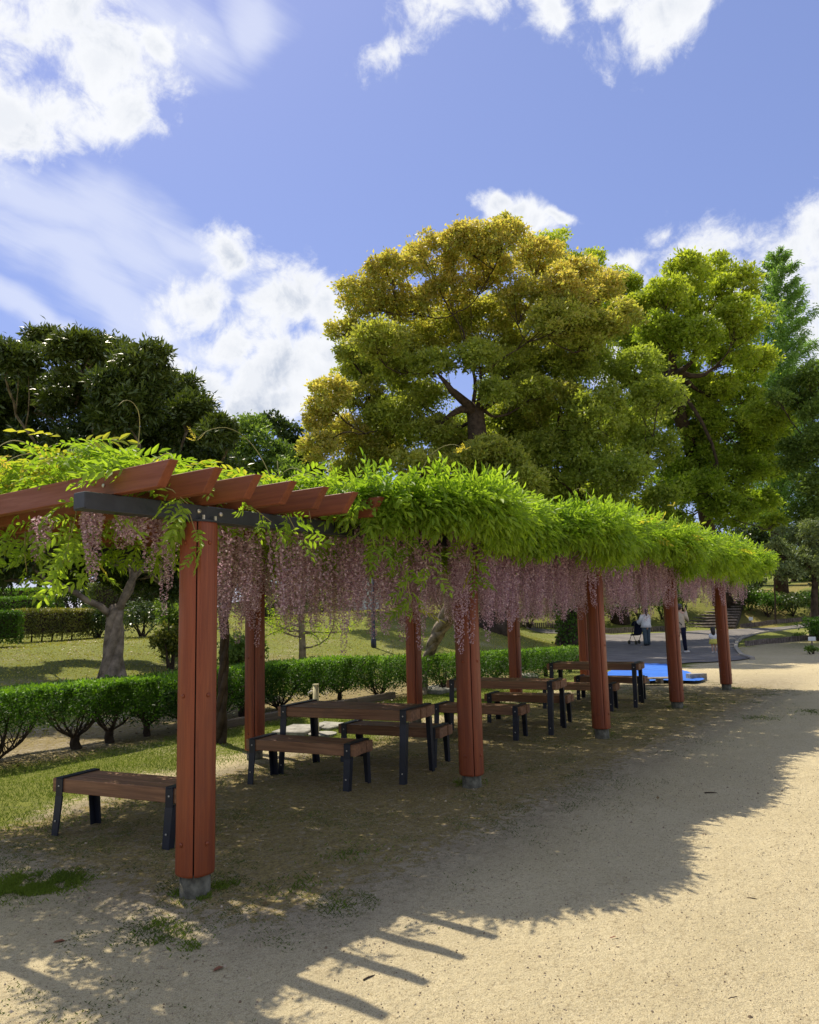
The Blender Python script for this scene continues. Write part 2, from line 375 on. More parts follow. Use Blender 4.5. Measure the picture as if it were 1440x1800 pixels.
# ------------------------------------------------------------------ ground sheet
def axis(lo, hi, fine_lo, fine_hi, df, dm, mid_lo, mid_hi):
    a = list(np.arange(fine_lo, fine_hi, df)); m1 = list(np.arange(mid_lo, fine_lo, dm)); m2 = list(np.arange(fine_hi, mid_hi, dm))
    f1 = []; x = mid_lo; st = dm * 2
    while x > lo: x -= st; st *= 1.5; f1.append(x)
    f2 = []; x = m2[-1]; st = dm * 2
    while x < hi: x += st; st *= 1.5; f2.append(x)
    return np.array(f1[::-1] + m1 + a + m2 + f2)
gx = axis(-1800, 1800, -2, 24, 0.16, 0.8, -30, 110); gy = axis(-1800, 1800, -4, 20, 0.16, 0.8, -50, 90)
X, Y = np.meshgrid(gx, gy, indexing='ij'); Z = terrain(X, Y)
me = bpy.data.meshes.new('ground')
V = np.stack([X, Y, Z], -1).reshape(-1, 3); nx, ny = X.shape
i = np.arange(nx - 1)[:, None] * ny + np.arange(ny - 1)[None, :]
Fq = np.stack([i, i + ny, i + ny + 1, i + 1], -1).reshape(-1, 4)
me.vertices.add(len(V)); me.vertices.foreach_set('co', V.astype(np.float32).reshape(-1))
me.loops.add(Fq.size); me.loops.foreach_set('vertex_index', Fq.astype(np.int32).reshape(-1))
me.polygons.add(len(Fq)); me.polygons.foreach_set('loop_start', np.arange(0, Fq.size, 4, dtype=np.int32)); me.polygons.foreach_set('loop_total', np.full(len(Fq), 4, np.int32))
me.polygons.foreach_set('use_smooth', [True] * len(Fq))
def grassf(x, y):
    d = x * CY + y * SY; b = x * SY - y * CY
    n = vnoise(x * .6, y * .6, 5) * .6 + vnoise(x * 1.7, y * 1.7, 6) * .4
    lawn = ss(6.0, 7.6, y + (n - .5) * 1.8 + .02 * x) * (1 - .45 * ss(9.0, 9.4, y) * (1 - ss(11, 12, y)))
    under = 0.34 * ss(2.6, 4.2, y + (n - .5)) * (1 - ss(6, 7, y)) * ss(1.0, 2.5, x) * (.45 + .9 * n)
    farg = 0.7 * ss(40, 47, d) + 0.65 * np.exp(-(((x - 33) / 7) ** 2 + ((y - 2.5) / 5.5) ** 2)) 
    strip = 0.30 * np.exp(-((d - 16.5 - 0 * b) / 1.8) ** 2) * n * 1.5 + .45 * np.exp(-((d - 21.5) / 1.2) ** 2) * n
    return np.clip(np.maximum.reduce([lawn * (.55 + .35 * n) * (1 - .06 * ss(10.5, 12, y)), under, farg, strip * (b > 2)]), 0, 1)
def litterf(x, y):
    d = x * CY + y * SY; b = x * SY - y * CY
    n = vnoise(x * .8, y * .8, 15)
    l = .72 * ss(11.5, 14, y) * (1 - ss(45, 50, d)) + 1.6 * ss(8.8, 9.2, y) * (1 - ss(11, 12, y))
    und_dirt_shade = 1.0 * ss(1.9, 3.6, y) * (1 - ss(6.4, 7.2, y)) * ss(2, 3.5, x) * ss(22, 14, d)  # dirt under the pergola, which also paints its shaded ground darker
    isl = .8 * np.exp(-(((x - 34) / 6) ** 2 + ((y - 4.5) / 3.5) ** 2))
    return np.clip(np.maximum.reduce([l * (.5 + .7 * n), und_dirt_shade, isl, .8 * ss(45, 48, d)* (1 - ss(54, 57, d))]), 0, 1)
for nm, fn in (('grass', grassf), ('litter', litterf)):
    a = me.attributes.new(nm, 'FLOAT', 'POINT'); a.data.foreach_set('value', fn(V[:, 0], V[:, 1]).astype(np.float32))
me.update(calc_edges=True)
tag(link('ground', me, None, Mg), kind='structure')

# ------------------------------------------------------------------ asphalt path that follows the ground
poly_px = [(1040, 1180), (1130, 1173), (1215, 1166), (1300, 1162), (1322, 1158), (1300, 1150), (1294, 1138), (1300, 1126), (1335, 1114), (1440, 1101), (1560, 1090),
           (1560, 1082), (1440, 1091), (1300, 1106), (1215, 1110), (1140, 1114), (1075, 1117), (1000, 1110), (925, 1101), (925, 1105), (990, 1114), (1062, 1128), (1062, 1150), (1020, 1172)]
PP = np.array([hit(*q)[:2] for q in poly_px])
def inpoly(x, y, P):
    c = np.zeros(np.shape(x), bool); j = len(P) - 1
    for i in range(len(P)):
        xi, yi = P[i]; xj, yj = P[j]
        c ^= ((yi > y) != (yj > y)) & (x < (xj - xi) * (y - yi) / (yj - yi + 1e-12) + xi); j = i
    return c
def nearest(p, P):
    best = None; bd = 1e9
    for i in range(len(P)):
        a = P[i]; bb = P[(i + 1) % len(P)]; ab = bb - a; tt = np.clip(((p - a) @ ab) / (ab @ ab + 1e-12), 0, 1); q = a + ab * tt
        dd = np.linalg.norm(q - p)
        if dd < bd: bd = dd; best = q
    return best
def sheet(name, P, mat_, dz, step=0.35):
    xs = np.arange(P[:, 0].min() - step, P[:, 0].max() + step, step); ys = np.arange(P[:, 1].min() - step, P[:, 1].max() + step, step)
    cxx, cyy = np.meshgrid((xs[:-1] + xs[1:]) / 2, (ys[:-1] + ys[1:]) / 2, indexing='ij'); ins = inpoly(cxx, cyy, P)
    idx = {}; vs = []; fs = []
    for i_, j_ in zip(*np.nonzero(ins)):
        f = []
        for a, b2 in ((0, 0), (1, 0), (1, 1), (0, 1)):
            k = (i_ + a, j_ + b2)
            if k not in idx: idx[k] = len(vs); vs.append([xs[k[0]], ys[k[1]]])
            f.append(idx[k])
        fs.append(tuple(f))
    for (i_, j_), vi in idx.items():
        nb = [ins[i_ - a, j_ - c] if 0 <= i_ - a < ins.shape[0] and 0 <= j_ - c < ins.shape[1] else False for a in (0, 1) for c in (0, 1)]
        if not all(nb):
            q = nearest(np.array(vs[vi]), P)
            if np.linalg.norm(q - np.array(vs[vi])) < step * 1.2: vs[vi] = list(q)
    vs = [(x, y, T(x, y) + dz) for x, y in vs]
    me = bpy.data.meshes.new(name); me.from_pydata(vs, [], fs); me.polygons.foreach_set('use_smooth', [True] * len(fs))
    return link(name, me, None, mat_)
tag(sheet('path', PP, M_asph, 0.03), kind='structure')

# ------------------------------------------------------------------ the pergola
PS0, PSP, PL1, PL2 = 3.28, 3.293, 3.981, 6.94
HT, ZB0, ZB1, ZR1 = 2.263, 2.277, 2.374, 2.515
pergola = empty('wisteria_pergola', (PS0, PL1, 0), label='long pergola with round red-brown posts and dark beams roofed with wisteria', cat='pergola')
PO = np.array([PS0, PL1, 0])
def stave_mesh():
    mb = MB(); a0, a1 = R(-45 + 2.2), R(45 - 2.2); n = 8; ro, ri = 0.117, 0.088
    sq = lambda a: ro * (0.995 - .035 * math.cos(4 * a)); outl = [(sq(a0 + (a1 - a0) * k / n) * math.cos(a0 + (a1 - a0) * k / n), sq(a0 + (a1 - a0) * k / n) * math.sin(a0 + (a1 - a0) * k / n)) for k in range(n + 1)]
    outl[0] = ((ro - .003) * math.cos(a0), (ro - .003) * math.sin(a0)); outl[-1] = ((ro - .003) * math.cos(a1), (ro - .003) * math.sin(a1))
    inn = [(ri * math.cos(a1 - (a1 - a0) * k / n), ri * math.sin(a1 - (a1 - a0) * k / n)) for k in range(n + 1)]
    pl = outl + inn
    z0, z1 = 0.115, HT
    mb.prism([(x * .985, y * .985, z0) for x, y in pl], [(x * .985, y * .985, z0 + .008) for x, y in pl])
    mb = MB(); rings = [(z0, .965), (z0 + .012, 1.0), (z1 - .01, 1.0), (z1, .975)]
    N = len(pl); vs = []
    for z, k in rings: vs += [(x * k, y * k, z) for x, y in pl]
    fs = [tuple(range(N - 1, -1, -1)), tuple(3 * N + q for q in range(N))]
    for r_ in range(3): fs += [(r_ * N + q, r_ * N + (q + 1) % N, (r_ + 1) * N + (q + 1) % N, (r_ + 1) * N + q) for q in range(N)]
    mb.add(vs, fs); me = mb.mesh('stave')
    for p in me.polygons: p.use_smooth = False
    me.materials.append(M_post); return me
def disc(mb, c, r, z0, z1, n=16, mi=0):
    mb.prism([(c[0] + r * math.cos(2 * math.pi * k / n), c[1] + r * math.sin(2 * math.pi * k / n), z0) for k in range(n)],
             [(c[0] + r * math.cos(2 * math.pi * k / n), c[1] + r * math.sin(2 * math.pi * k / n), z1) for k in range(n)], mi)
def hbolt(r=0.014, h=0.006):      # a round bolt head whose axis is +X
    mb = MB(); n = 10
    vs = [(0, r * math.cos(2 * math.pi * k / n), r * math.sin(2 * math.pi * k / n)) for k in range(n)] + [(h, .75 * r * math.cos(2 * math.pi * k / n), .75 * r * math.sin(2 * math.pi * k / n)) for k in range(n)]
    mb.add(vs, [tuple(range(n - 1, -1, -1)), tuple(range(n, 2 * n))] + [(k, (k + 1) % n, n + (k + 1) % n, n + k) for k in range(n)]); return mb.mesh('bolt', True)
ME_stave = stave_mesh()
ME_core = MB(); disc(ME_core, (0, 0), 0.080, 0.10, HT); ME_core = ME_core.mesh('post'); ME_core.materials.append(M_steel)
ME_foot = MB(); disc(ME_foot, (0, 0), 0.093, -0.15, 0.12); ME_foot = ME_foot.mesh('footing', True); ME_foot.materials.append(plain('dirty_concrete', (0.13, 0.125, 0.095), 0.95, 0.15, 0.45, 14, bump=0.6))
ME_cap = MB(); disc(ME_cap, (0, 0), 0.118, HT + .001, ZB0 - .001); ME_cap = ME_cap.mesh('cap_plate'); ME_cap.materials.append(M_beam)
ME_pbolt = hbolt(0.015, 0.006); ME_pbolt.materials.append(M_post)
ME_gbolt = hbolt(0.017, 0.010); ME_gbolt.materials.append(M_bolt)
for k in range(5):
    for row, yy in enumerate((PL1, PL2)):
        o = link('post', ME_core, pergola); o.location = (k * PSP, yy - PL1, 0)
        for q in range(4):
            st = link('stave', ME_stave, o); st.rotation_euler = (0, 0, q * math.pi / 2)
        link('footing', ME_foot, o); link('cap_plate', ME_cap, o)
        for q in (2, 3):
            for zz in (0.30, 1.18, 2.13):
                bo = link('bolt', ME_pbolt, o); a = q * math.pi / 2 + R(3 if q == 2 else -3)
                bo.location = (0.113 * math.cos(a), 0.113 * math.sin(a), zz); bo.rotation_euler = (0, 0, a)
S_END = PS0 + 4 * PSP + 0.86; S_BEG = 2.435
for yy in (PL1, PL2):
    mb = MB(); mb.box((S_BEG - PS0, yy - PL1 - .055, ZB0), (S_END - PS0, yy - PL1 + .055, ZB1 - .002))
    bo = mb.build('beam', M_beam, pergola, bevel=0.004)
    fl = MB(); fl.box((S_BEG - PS0 + .01, yy - PL1 - .060, ZB0 - .004), (S_END - PS0 - .01, yy - PL1 + .060, ZB0 + .004)); fl.build('beam_flange', M_beam, bo)
    for k in range(5):
        for dx, dz in ((-.05, .055), (.13, .05)):
            for sg in (-1,):
                g_ = link('bolt', ME_gbolt, bo); g_.location = (k * PSP + dx, yy - PL1 - .056, ZB0 + dz); g_.rotation_euler = (0, 0, -math.pi / 2)
        for dx in (-.035, .06):
            nb = MB(); disc(nb, (k * PSP + dx, yy - PL1 - .085), .009, ZB0, ZB0 + .03, 6); nb.build('nut', M_bolt, bo)
RY0, RY1 = 3.432, 7.49
def rafter_mesh():
    mb = MB(); h = ZR1 - ZB1; th = 0.030
    y0, y1 = RY0 - PL1, RY1 - PL1
    prof = [(y0, h), (y1, h), (y1 - .11, 0.0), (y0 + .11, 0.0)]
    mb.prism([(-th, y, z) for y, z in prof], [(th, y, z) for y, z in prof])
    bm_ = mb.mesh('rafter', bevel=0.004); bm_.materials.append(M_raft); return bm_
ME_raft = rafter_mesh(); RSP = 0.3125; NR = int((S_END - 0.1 - 2.654) / RSP) + 1
for k in range(NR):
    o = link('rafter', ME_raft, pergola); o.location = (2.654 + k * RSP - PS0, random.uniform(-.006, .006), ZB1 + .001)
    if k < 8:
        for yb in (PL1 + .06, PL2 - .06):
            q = link('screw', ME_gbolt, o); q.location = (-.031, yb - PL1, .07 + random.uniform(-.01, .01)); q.rotation_euler = (0, 0, math.pi); q.scale = (.5, .8, .8)

# ------------------------------------------------------------------ benches and tables
def slat_piece(L, wd, th, mat_=M_plank):
    mb = MB(); mb.box((-wd / 2, -L / 2, -th), (wd / 2, L / 2, 0)); me = mb.mesh('plank', bevel=0.005); me.materials.append(mat_); return me
def strap_mesh(Wd, H, th, splay=0.035):
    """one flat band over the planks"""
    mb = MB(); hw = Wd / 2 + .012; w2 = .036
    mb.box((-hw, -w2, H + .001), (hw, w2, H + .011))
    mb.box((-hw, -w2, H - th - .03), (-hw + .010, w2, H + .0005)); mb.box((hw - .010, -w2, H - th - .03), (hw, w2, H + .0005))
    me = mb.mesh('strap', bevel=0.003); me.materials.append(M_steel); return me
def leg_mesh(sx, Wd, H, th, out_):
    mb = MB(); hw = Wd / 2 + .012; z1 = H - th - .028; d = out_
    for (a, b2) in (((hw - .014), (hw + .0)),):
        top = [(sx * a, -.036, z1), (sx * b2, -.036, z1), (sx * b2, .036, z1), (sx * a, .036, z1)]
        bot = [(sx * (a + d), -.030, -.04), (sx * (b2 + d), -.030, -.04), (sx * (b2 + d), .030, -.04), (sx * (a + d), .030, -.04)]
        mb.prism(bot, top)
    # inner web of the angle leg
    top = [(sx * (hw - .06), .028, z1 + .02), (sx * (hw - .013), .028, z1 + .02), (sx * (hw - .013), .0365, z1 + .02), (sx * (hw - .06), .0365, z1 + .02)]
    bot = [(sx * (hw - .06 + d), .022, -.04), (sx * (hw - .013 + d), .022, -.04), (sx * (hw - .013 + d), .0305, -.04), (sx * (hw - .06 + d), .0305, -.04)]
    mb.prism(bot, top); me = mb.mesh('leg'); me.materials.append(M_steel); return me
kits = {}
def kit(kind):
    if kind not in kits:
        L, Wd, H, th, n, out_ = (1.28, 0.36, 0.415, 0.105, 3, .035) if kind == 'bench' else (1.60, 0.60, 0.700, 0.105, 5, .055)
        pw = Wd / n
        kits[kind] = dict(L=L, W=Wd, H=H, th=th, n=n, pw=pw, plank=[slat_piece(L + dl, pw - .006, th) for dl in (0, -.012, .006)], strap=strap_mesh(Wd, H, th),
                          legs=[leg_mesh(s_, Wd, H, th, out_) for s_ in (-1, 1)], out=out_)
    return kits[kind]
def seatset(kind, name, x, y, rz, label, group):
    K = kit(kind); r = empty(name, (x, y, T(x, y)), rz, label=label, cat=kind, group=group)
    for i_ in range(K['n']):
        p = link('plank', K['plank'][i_ % 3], r); p.location = ((i_ - (K['n'] - 1) / 2) * K['pw'], random.uniform(-.004, .004), K['H'] + random.uniform(-.002, 0))
    ye = K['L'] / 2 - .085
    for sy in (-1, 1):
        s_ = link('strap', K['strap'], r); s_.location = (0, sy * ye, 0)
        for q, sx in enumerate((-1, 1)):
            lg = link('leg', K['legs'][q], r); lg.location = (0, sy * ye, 0); lg.scale = (1, sy, 1)
            b_ = link('bolt', ME_gbolt, s_); b_.location = (sx * (K['W'] / 2 + .013), 0, K['H'] - .055); b_.rotation_euler = (0, 0, 0 if sx > 0 else math.pi); b_.scale = (.4, .5, .5)
            b_ = link('bolt', ME_gbolt, lg); b_.location = (sx * (K['W'] / 2 + .012 + K['out'] * .72), 0, .10); b_.rotation_euler = (0, 0, 0 if sx > 0 else math.pi); b_.scale = (.5, .5, .5)
    return r
TR = R(9.5)
seatset('bench', 'plank_bench', 3.84, 5.44, R(10.8), 'low plank bench standing alone beside the nearest red post, at the grass edge', 'plank benches under the pergola')
seatset('bench', 'plank_bench', 5.92, 5.48, TR, 'plank bench on the near side of the closest picnic table', 'plank benches under the pergola')
seatset('table', 'picnic_table', 6.56, 5.39, TR, 'closest and largest looking wooden picnic table with black steel legs', 'picnic tables under the pergola')
seatset('bench', 'plank_bench', 7.26, 5.40, TR, 'dark plank bench on the far side of the closest picnic table', 'plank benches under the pergola')
seatset('bench', 'plank_bench', 9.22, 5.42, TR, 'plank bench on the near side of the middle picnic table, behind the second post', 'plank benches under the pergola')
seatset('table', 'picnic_table', 9.95, 5.40, TR, 'middle picnic table of the three, between the second and third posts', 'picnic tables under the pergola')
seatset('bench', 'plank_bench', 10.66, 5.42, TR, 'plank bench on the far side of the middle picnic table', 'plank benches under the pergola')
seatset('bench', 'plank_bench', 12.56, 5.42, TR, 'plank bench on the near side of the farthest picnic table', 'plank benches under the pergola')
seatset('table', 'picnic_table', 13.26, 5.40, TR, 'farthest picnic table of the three, in front of the blue tarp', 'picnic tables under the pergola')
seatset('bench', 'plank_bench', 13.98, 5.42, TR, 'plank bench on the far side of the farthest picnic table', 'plank benches under the pergola')

# ------------------------------------------------------------------ wisteria
def lmin(s): return 3.28 + 0.60 * (1 - ss(4.1, 5.6, s)) + 0.16 * ss(12, 17, s) + .12 * np.sin(s * 2.1)
def canopy_top(s, l):
    n = vnoise(s * 1.1, l * 1.1, 31) * .6 + vnoise(s * 3.1, l * 3.1, 32) * .4
    e = ss(-.1, .55, l - lmin(s)) * ss(7.9, 7.3, l) * ss(17.5, 16.9, s) * ss(1.9, 2.5, s)
    return 2.53 + (0.06 + 0.22 * n + 0.05 * ss(7, 10, s) - .15 * (ss(4.6, 5.2, s) - ss(7.5, 9.5, s)) * ss(1.6, .6, l - lmin(s)) + .08 * (1 - ss(4.6, 6.5, s)) * ss(.2, 1.2, l - lmin(s))) * e
def compound(P, A, N, Ln, hue0, npair=5, lf=0.30):
    """pinnate leaves: n arrays -> quads (two per leaflet), tint, hue"""
    n = len(P); A = unit(A); B = unit(np.cross(N, A)); Nn = np.cross(A, B); Q = []; TI = []; HU = []
    tint0 = np.clip(rng.random(n) * .55 + (vnoise(P[:, 0] * 2.6, P[:, 1] * 2.6 + P[:, 2] * 4, 35) - .2) * .75, 0, 1)
    for j in range(npair + 1):
        u = 0.22 + 0.78 * j / npair
        droop = (u ** 2) * 0.22
        base_ = P + A * (Ln * u)[:, None] - Nn * (Ln * droop)[:, None]
        for sg in ((-1, 1) if j < npair else (0,)):
            ang = (0.95 - .25 * u) * sg
            jit = rng.normal(size=(n, 3)) * .16
            dr = A * math.cos(ang) + B * math.sin(ang) - Nn * (.12 + .5 * droop) + jit
            nn = unit(Nn + rng.normal(size=(n, 3)) * .35 + B * (-.25 * sg))
            Lf = Ln * lf * (1 - .25 * abs(u - .6)) * rng.uniform(.85, 1.15, n); Wf = Lf * .36
            dr = unit(dr); bb = unit(np.cross(nn, dr)); n2 = np.cross(dr, bb)
            m1 = base_ + dr * (Lf * .38)[:, None]; tip = base_ + dr * Lf[:, None] - n2 * (Lf * .12)[:, None]; m2 = base_ + dr * (Lf * .72)[:, None]
            for s2 in (-1, 1):
                q = np.stack([base_, m1 + bb * (s2 * Wf * .5)[:, None] + n2 * (Wf * .12)[:, None], m2 * .98 + (m2 * .02) + bb * (s2 * Wf * .33)[:, None], tip], 1)
                if s2 < 0: q = q[:, ::-1]
                Q.append(q); TI.append(np.clip(tint0 * .6 + rng.random(n) * .4, 0, 1)); HU.append(hue0)
    return np.concatenate(Q), np.concatenate(TI), np.concatenate(HU)
def wist_leaves(s_lo, s_hi, n_top, n_edge):
    # top layer
    s = rng.uniform(s_lo, s_hi, n_top); s = s[~((s < 4.0) & (rng.random(n_top) < .15))]; n_top = len(s); u = rng.random(n_top); l0 = lmin(s); l = l0 + (7.65 - l0) * u ** 1.25
    hole = (s < 4.4) & (l < 5.6) & (vnoise(s * 2.2 + 7, l * 2.2, 33) * .6 + vnoise(s * 4.5, l * 4.5, 34) * .4 > .56); s, l = s[~hole], l[~hole]; n_top = len(s)
    top = canopy_top(s, l); depth = rng.random(n_top) ** 1.8
    z = top - depth * np.minimum(top - 2.50, .34) + rng.normal(size=n_top) * .02
    P1 = np.stack([s, l, z], 1)
    az = rng.uniform(0, 2 * math.pi, n_top); el = rng.uniform(-.45, .50, n_top) * (1 - .5 * depth); near_ = (s < 6) & (l < lmin(s) + .4); az = np.where(near_ & (np.sin(az) < 0), -az, az)
    A1 = np.stack([np.cos(az) * np.cos(el), np.sin(az) * np.cos(el), np.sin(el)], 1)
    # draping right-hand edge
    s2 = rng.uniform(max(s_lo, 4.5), s_hi, n_edge); k = ss(4.5, 6.0, s2); v = rng.random(n_edge) ** .8
    cl = vnoise(s2 * 2.3, s2 * 0 + 3, 41); zlow = 2.30 + .26 * cl + .12 * (1 - ss(6, 9, s2))
    zt_ = 2.70 - .11 * (1 - ss(7.5, 9.5, s2)); z2 = zt_ - v * (zt_ - zlow) * (0.45 + .55 * k)
    l2 = lmin(s2) + .02 - .16 * np.sin(np.clip(v, 0, 1) * math.pi) * (0.6 + .8 * cl) + np.abs(rng.normal(size=n_edge)) * .10
    P2 = np.stack([s2, l2, z2], 1)
    az2 = rng.normal(size=n_edge) * 1.05 - math.pi / 2; el2 = .40 - 1.45 * v + rng.normal(size=n_edge) * .45
    A2 = np.stack([np.cos(az2) * np.cos(el2), np.sin(az2) * np.cos(el2), np.sin(el2)], 1)
    # underside, sparse hanging leaves
    n3 = n_edge // 3; s3 = rng.uniform(max(s_lo, 2.7), s_hi, n3); l3 = rng.uniform(3.9, 7.3, n3); z3 = rng.uniform(2.28, 2.55, n3)
    q3 = ~((s3 < 5.0) & (rng.random(n3) < .6)); s3, l3, z3 = s3[q3], l3[q3], z3[q3]; n3 = len(s3); P3 = np.stack([s3, l3, z3], 1); A3 = unit(rng.normal(size=(n3, 3)) * [1, 1, .4] + [0, 0, -.6])
    P = np.concatenate([P1, P2, P3]); A = np.concatenate([A1, A2, A3])
    # gathered shoots: leaves leaning together in tufts on top
    N = unit(np.array([0, 0, 1.0]) + rng.normal(size=P.shape) * .45)
    N[n_top:n_top + n_edge] = unit(np.array([0, -1.0, .55]) + rng.normal(size=(n_edge, 3)) * .45)
    Ln = rng.uniform(.17, .31, len(P))
    hue = np.zeros(len(P)); zz = P[:, 2]
    new = vnoise(P[:, 0] * 1.7, P[:, 1] * 1.7, 51)
    hue[(new > .66) & (zz > 2.68)] = rng.random(((new > .66) & (zz > 2.68)).sum()) * .55
    hue[:] = np.maximum(hue, (rng.random(len(P)) < .035) * .7 * (zz > 2.6))
    hue = np.where(P[:, 0] < 4.2, np.maximum(hue, (rng.random(len(P)) < .07) * .5 * (zz > 2.62)), hue); hue[zz < 2.55] = 0
    return compound(P, A, N, Ln, hue)
def spray(anchor, dirv, n, length=0.5):
    """a short leafy shoot hanging or reaching from the edge"""
    a = np.array(anchor, float); d = unit(np.array(dirv, float)); pts = []; P = []; A = []
    p = a.copy()
    for i_ in range(n):
        p = p + d * (length / n); d = unit(d + np.array([0, 0, -.16]) + rng.normal(size=3) * .1); pts.append(p.copy())
        for q in range(2):
            P.append(p.copy()); A.append(unit(rng.normal(size=3) * [1, 1, .5] + d * .5 + np.array([0, 0, -.5])))
    return [a] + pts, np.array(P), np.array(A)
# racemes
def raceme_quads(L, n):
    u = (np.arange(n) + rng.random(n)) / n
    r = (0.040 * (1 - u) ** .45 * np.minimum(1, u * 12 + .35) + .008)
    az = np.arange(n) * 2.399 + rng.random(n); z = -u * L
    c = np.stack([r * np.cos(az), r * np.sin(az), z], 1); outw = np.stack([np.cos(az), np.sin(az), -.35 + 0 * az], 1)
    sz = 0.029 * (1 - .5 * u)
    Q = []; TI = []
    for k in range(3):
        A = unit(outw + rng.normal(size=(n, 3)) * .75); N = rnd_dirs(n)
        Q.append(leaf_quads(c + rng.normal(size=(n, 3)) * .004, A, N, sz * rng.uniform(.75, 1.25, n), sz * .85, .1)); TI.append(np.clip(rng.random(n) * .5 + (.5 if k == 2 else 0), 0, 1))
    return np.concatenate(Q), np.concatenate(TI)
def quad_mesh(name, V, mat_, tint):
    o = quads(name, V, mat_, None, tint); me = o.data; bpy.data.objects.remove(o); return me
RV = []
for L in (0.24, 0.46, 0.66, 0.82, 0.98):
    for r_ in range(2):
        RV.append((L, quad_mesh('flower_raceme', *(lambda q: (q[0], M_petal, q[1]))(raceme_quads(L, int(50 + 105 * L))))))
def wist_trunk(mb, pts, rad, strands=3, lump=.12):
    pts = [np.array(p, float) for p in pts]
    for k in range(strands):
        ph = 2 * math.pi * k / strands; Q = []
        for i_, p in enumerate(pts):
            a = ph + i_ * .55; rr = rad[i_] * .5
            Q.append(p + np.array([math.cos(a) * rr, math.sin(a) * rr, 0]))
        mb.tube(Q, [r_ * .62 for r_ in rad], 9, lump=lump)
def curve_pts(ctrl, n):
    c = [np.array(p, float) for p in ctrl]; out_ = []
    c = [c[0] * 2 - c[1]] + c + [c[-1] * 2 - c[-2]]
    for i_ in range(1, len(c) - 2):
        for k in range(n):
            t_ = k / n; p0, p1, p2, p3 = c[i_ - 1:i_ + 3]
            out_.append(.5 * ((2 * p1) + (-p0 + p2) * t_ + (2 * p0 - 5 * p1 + 4 * p2 - p3) * t_ ** 2 + (-p0 + 3 * p1 - 3 * p2 + p3) * t_ ** 3))
    out_.append(c[-2]); return out_
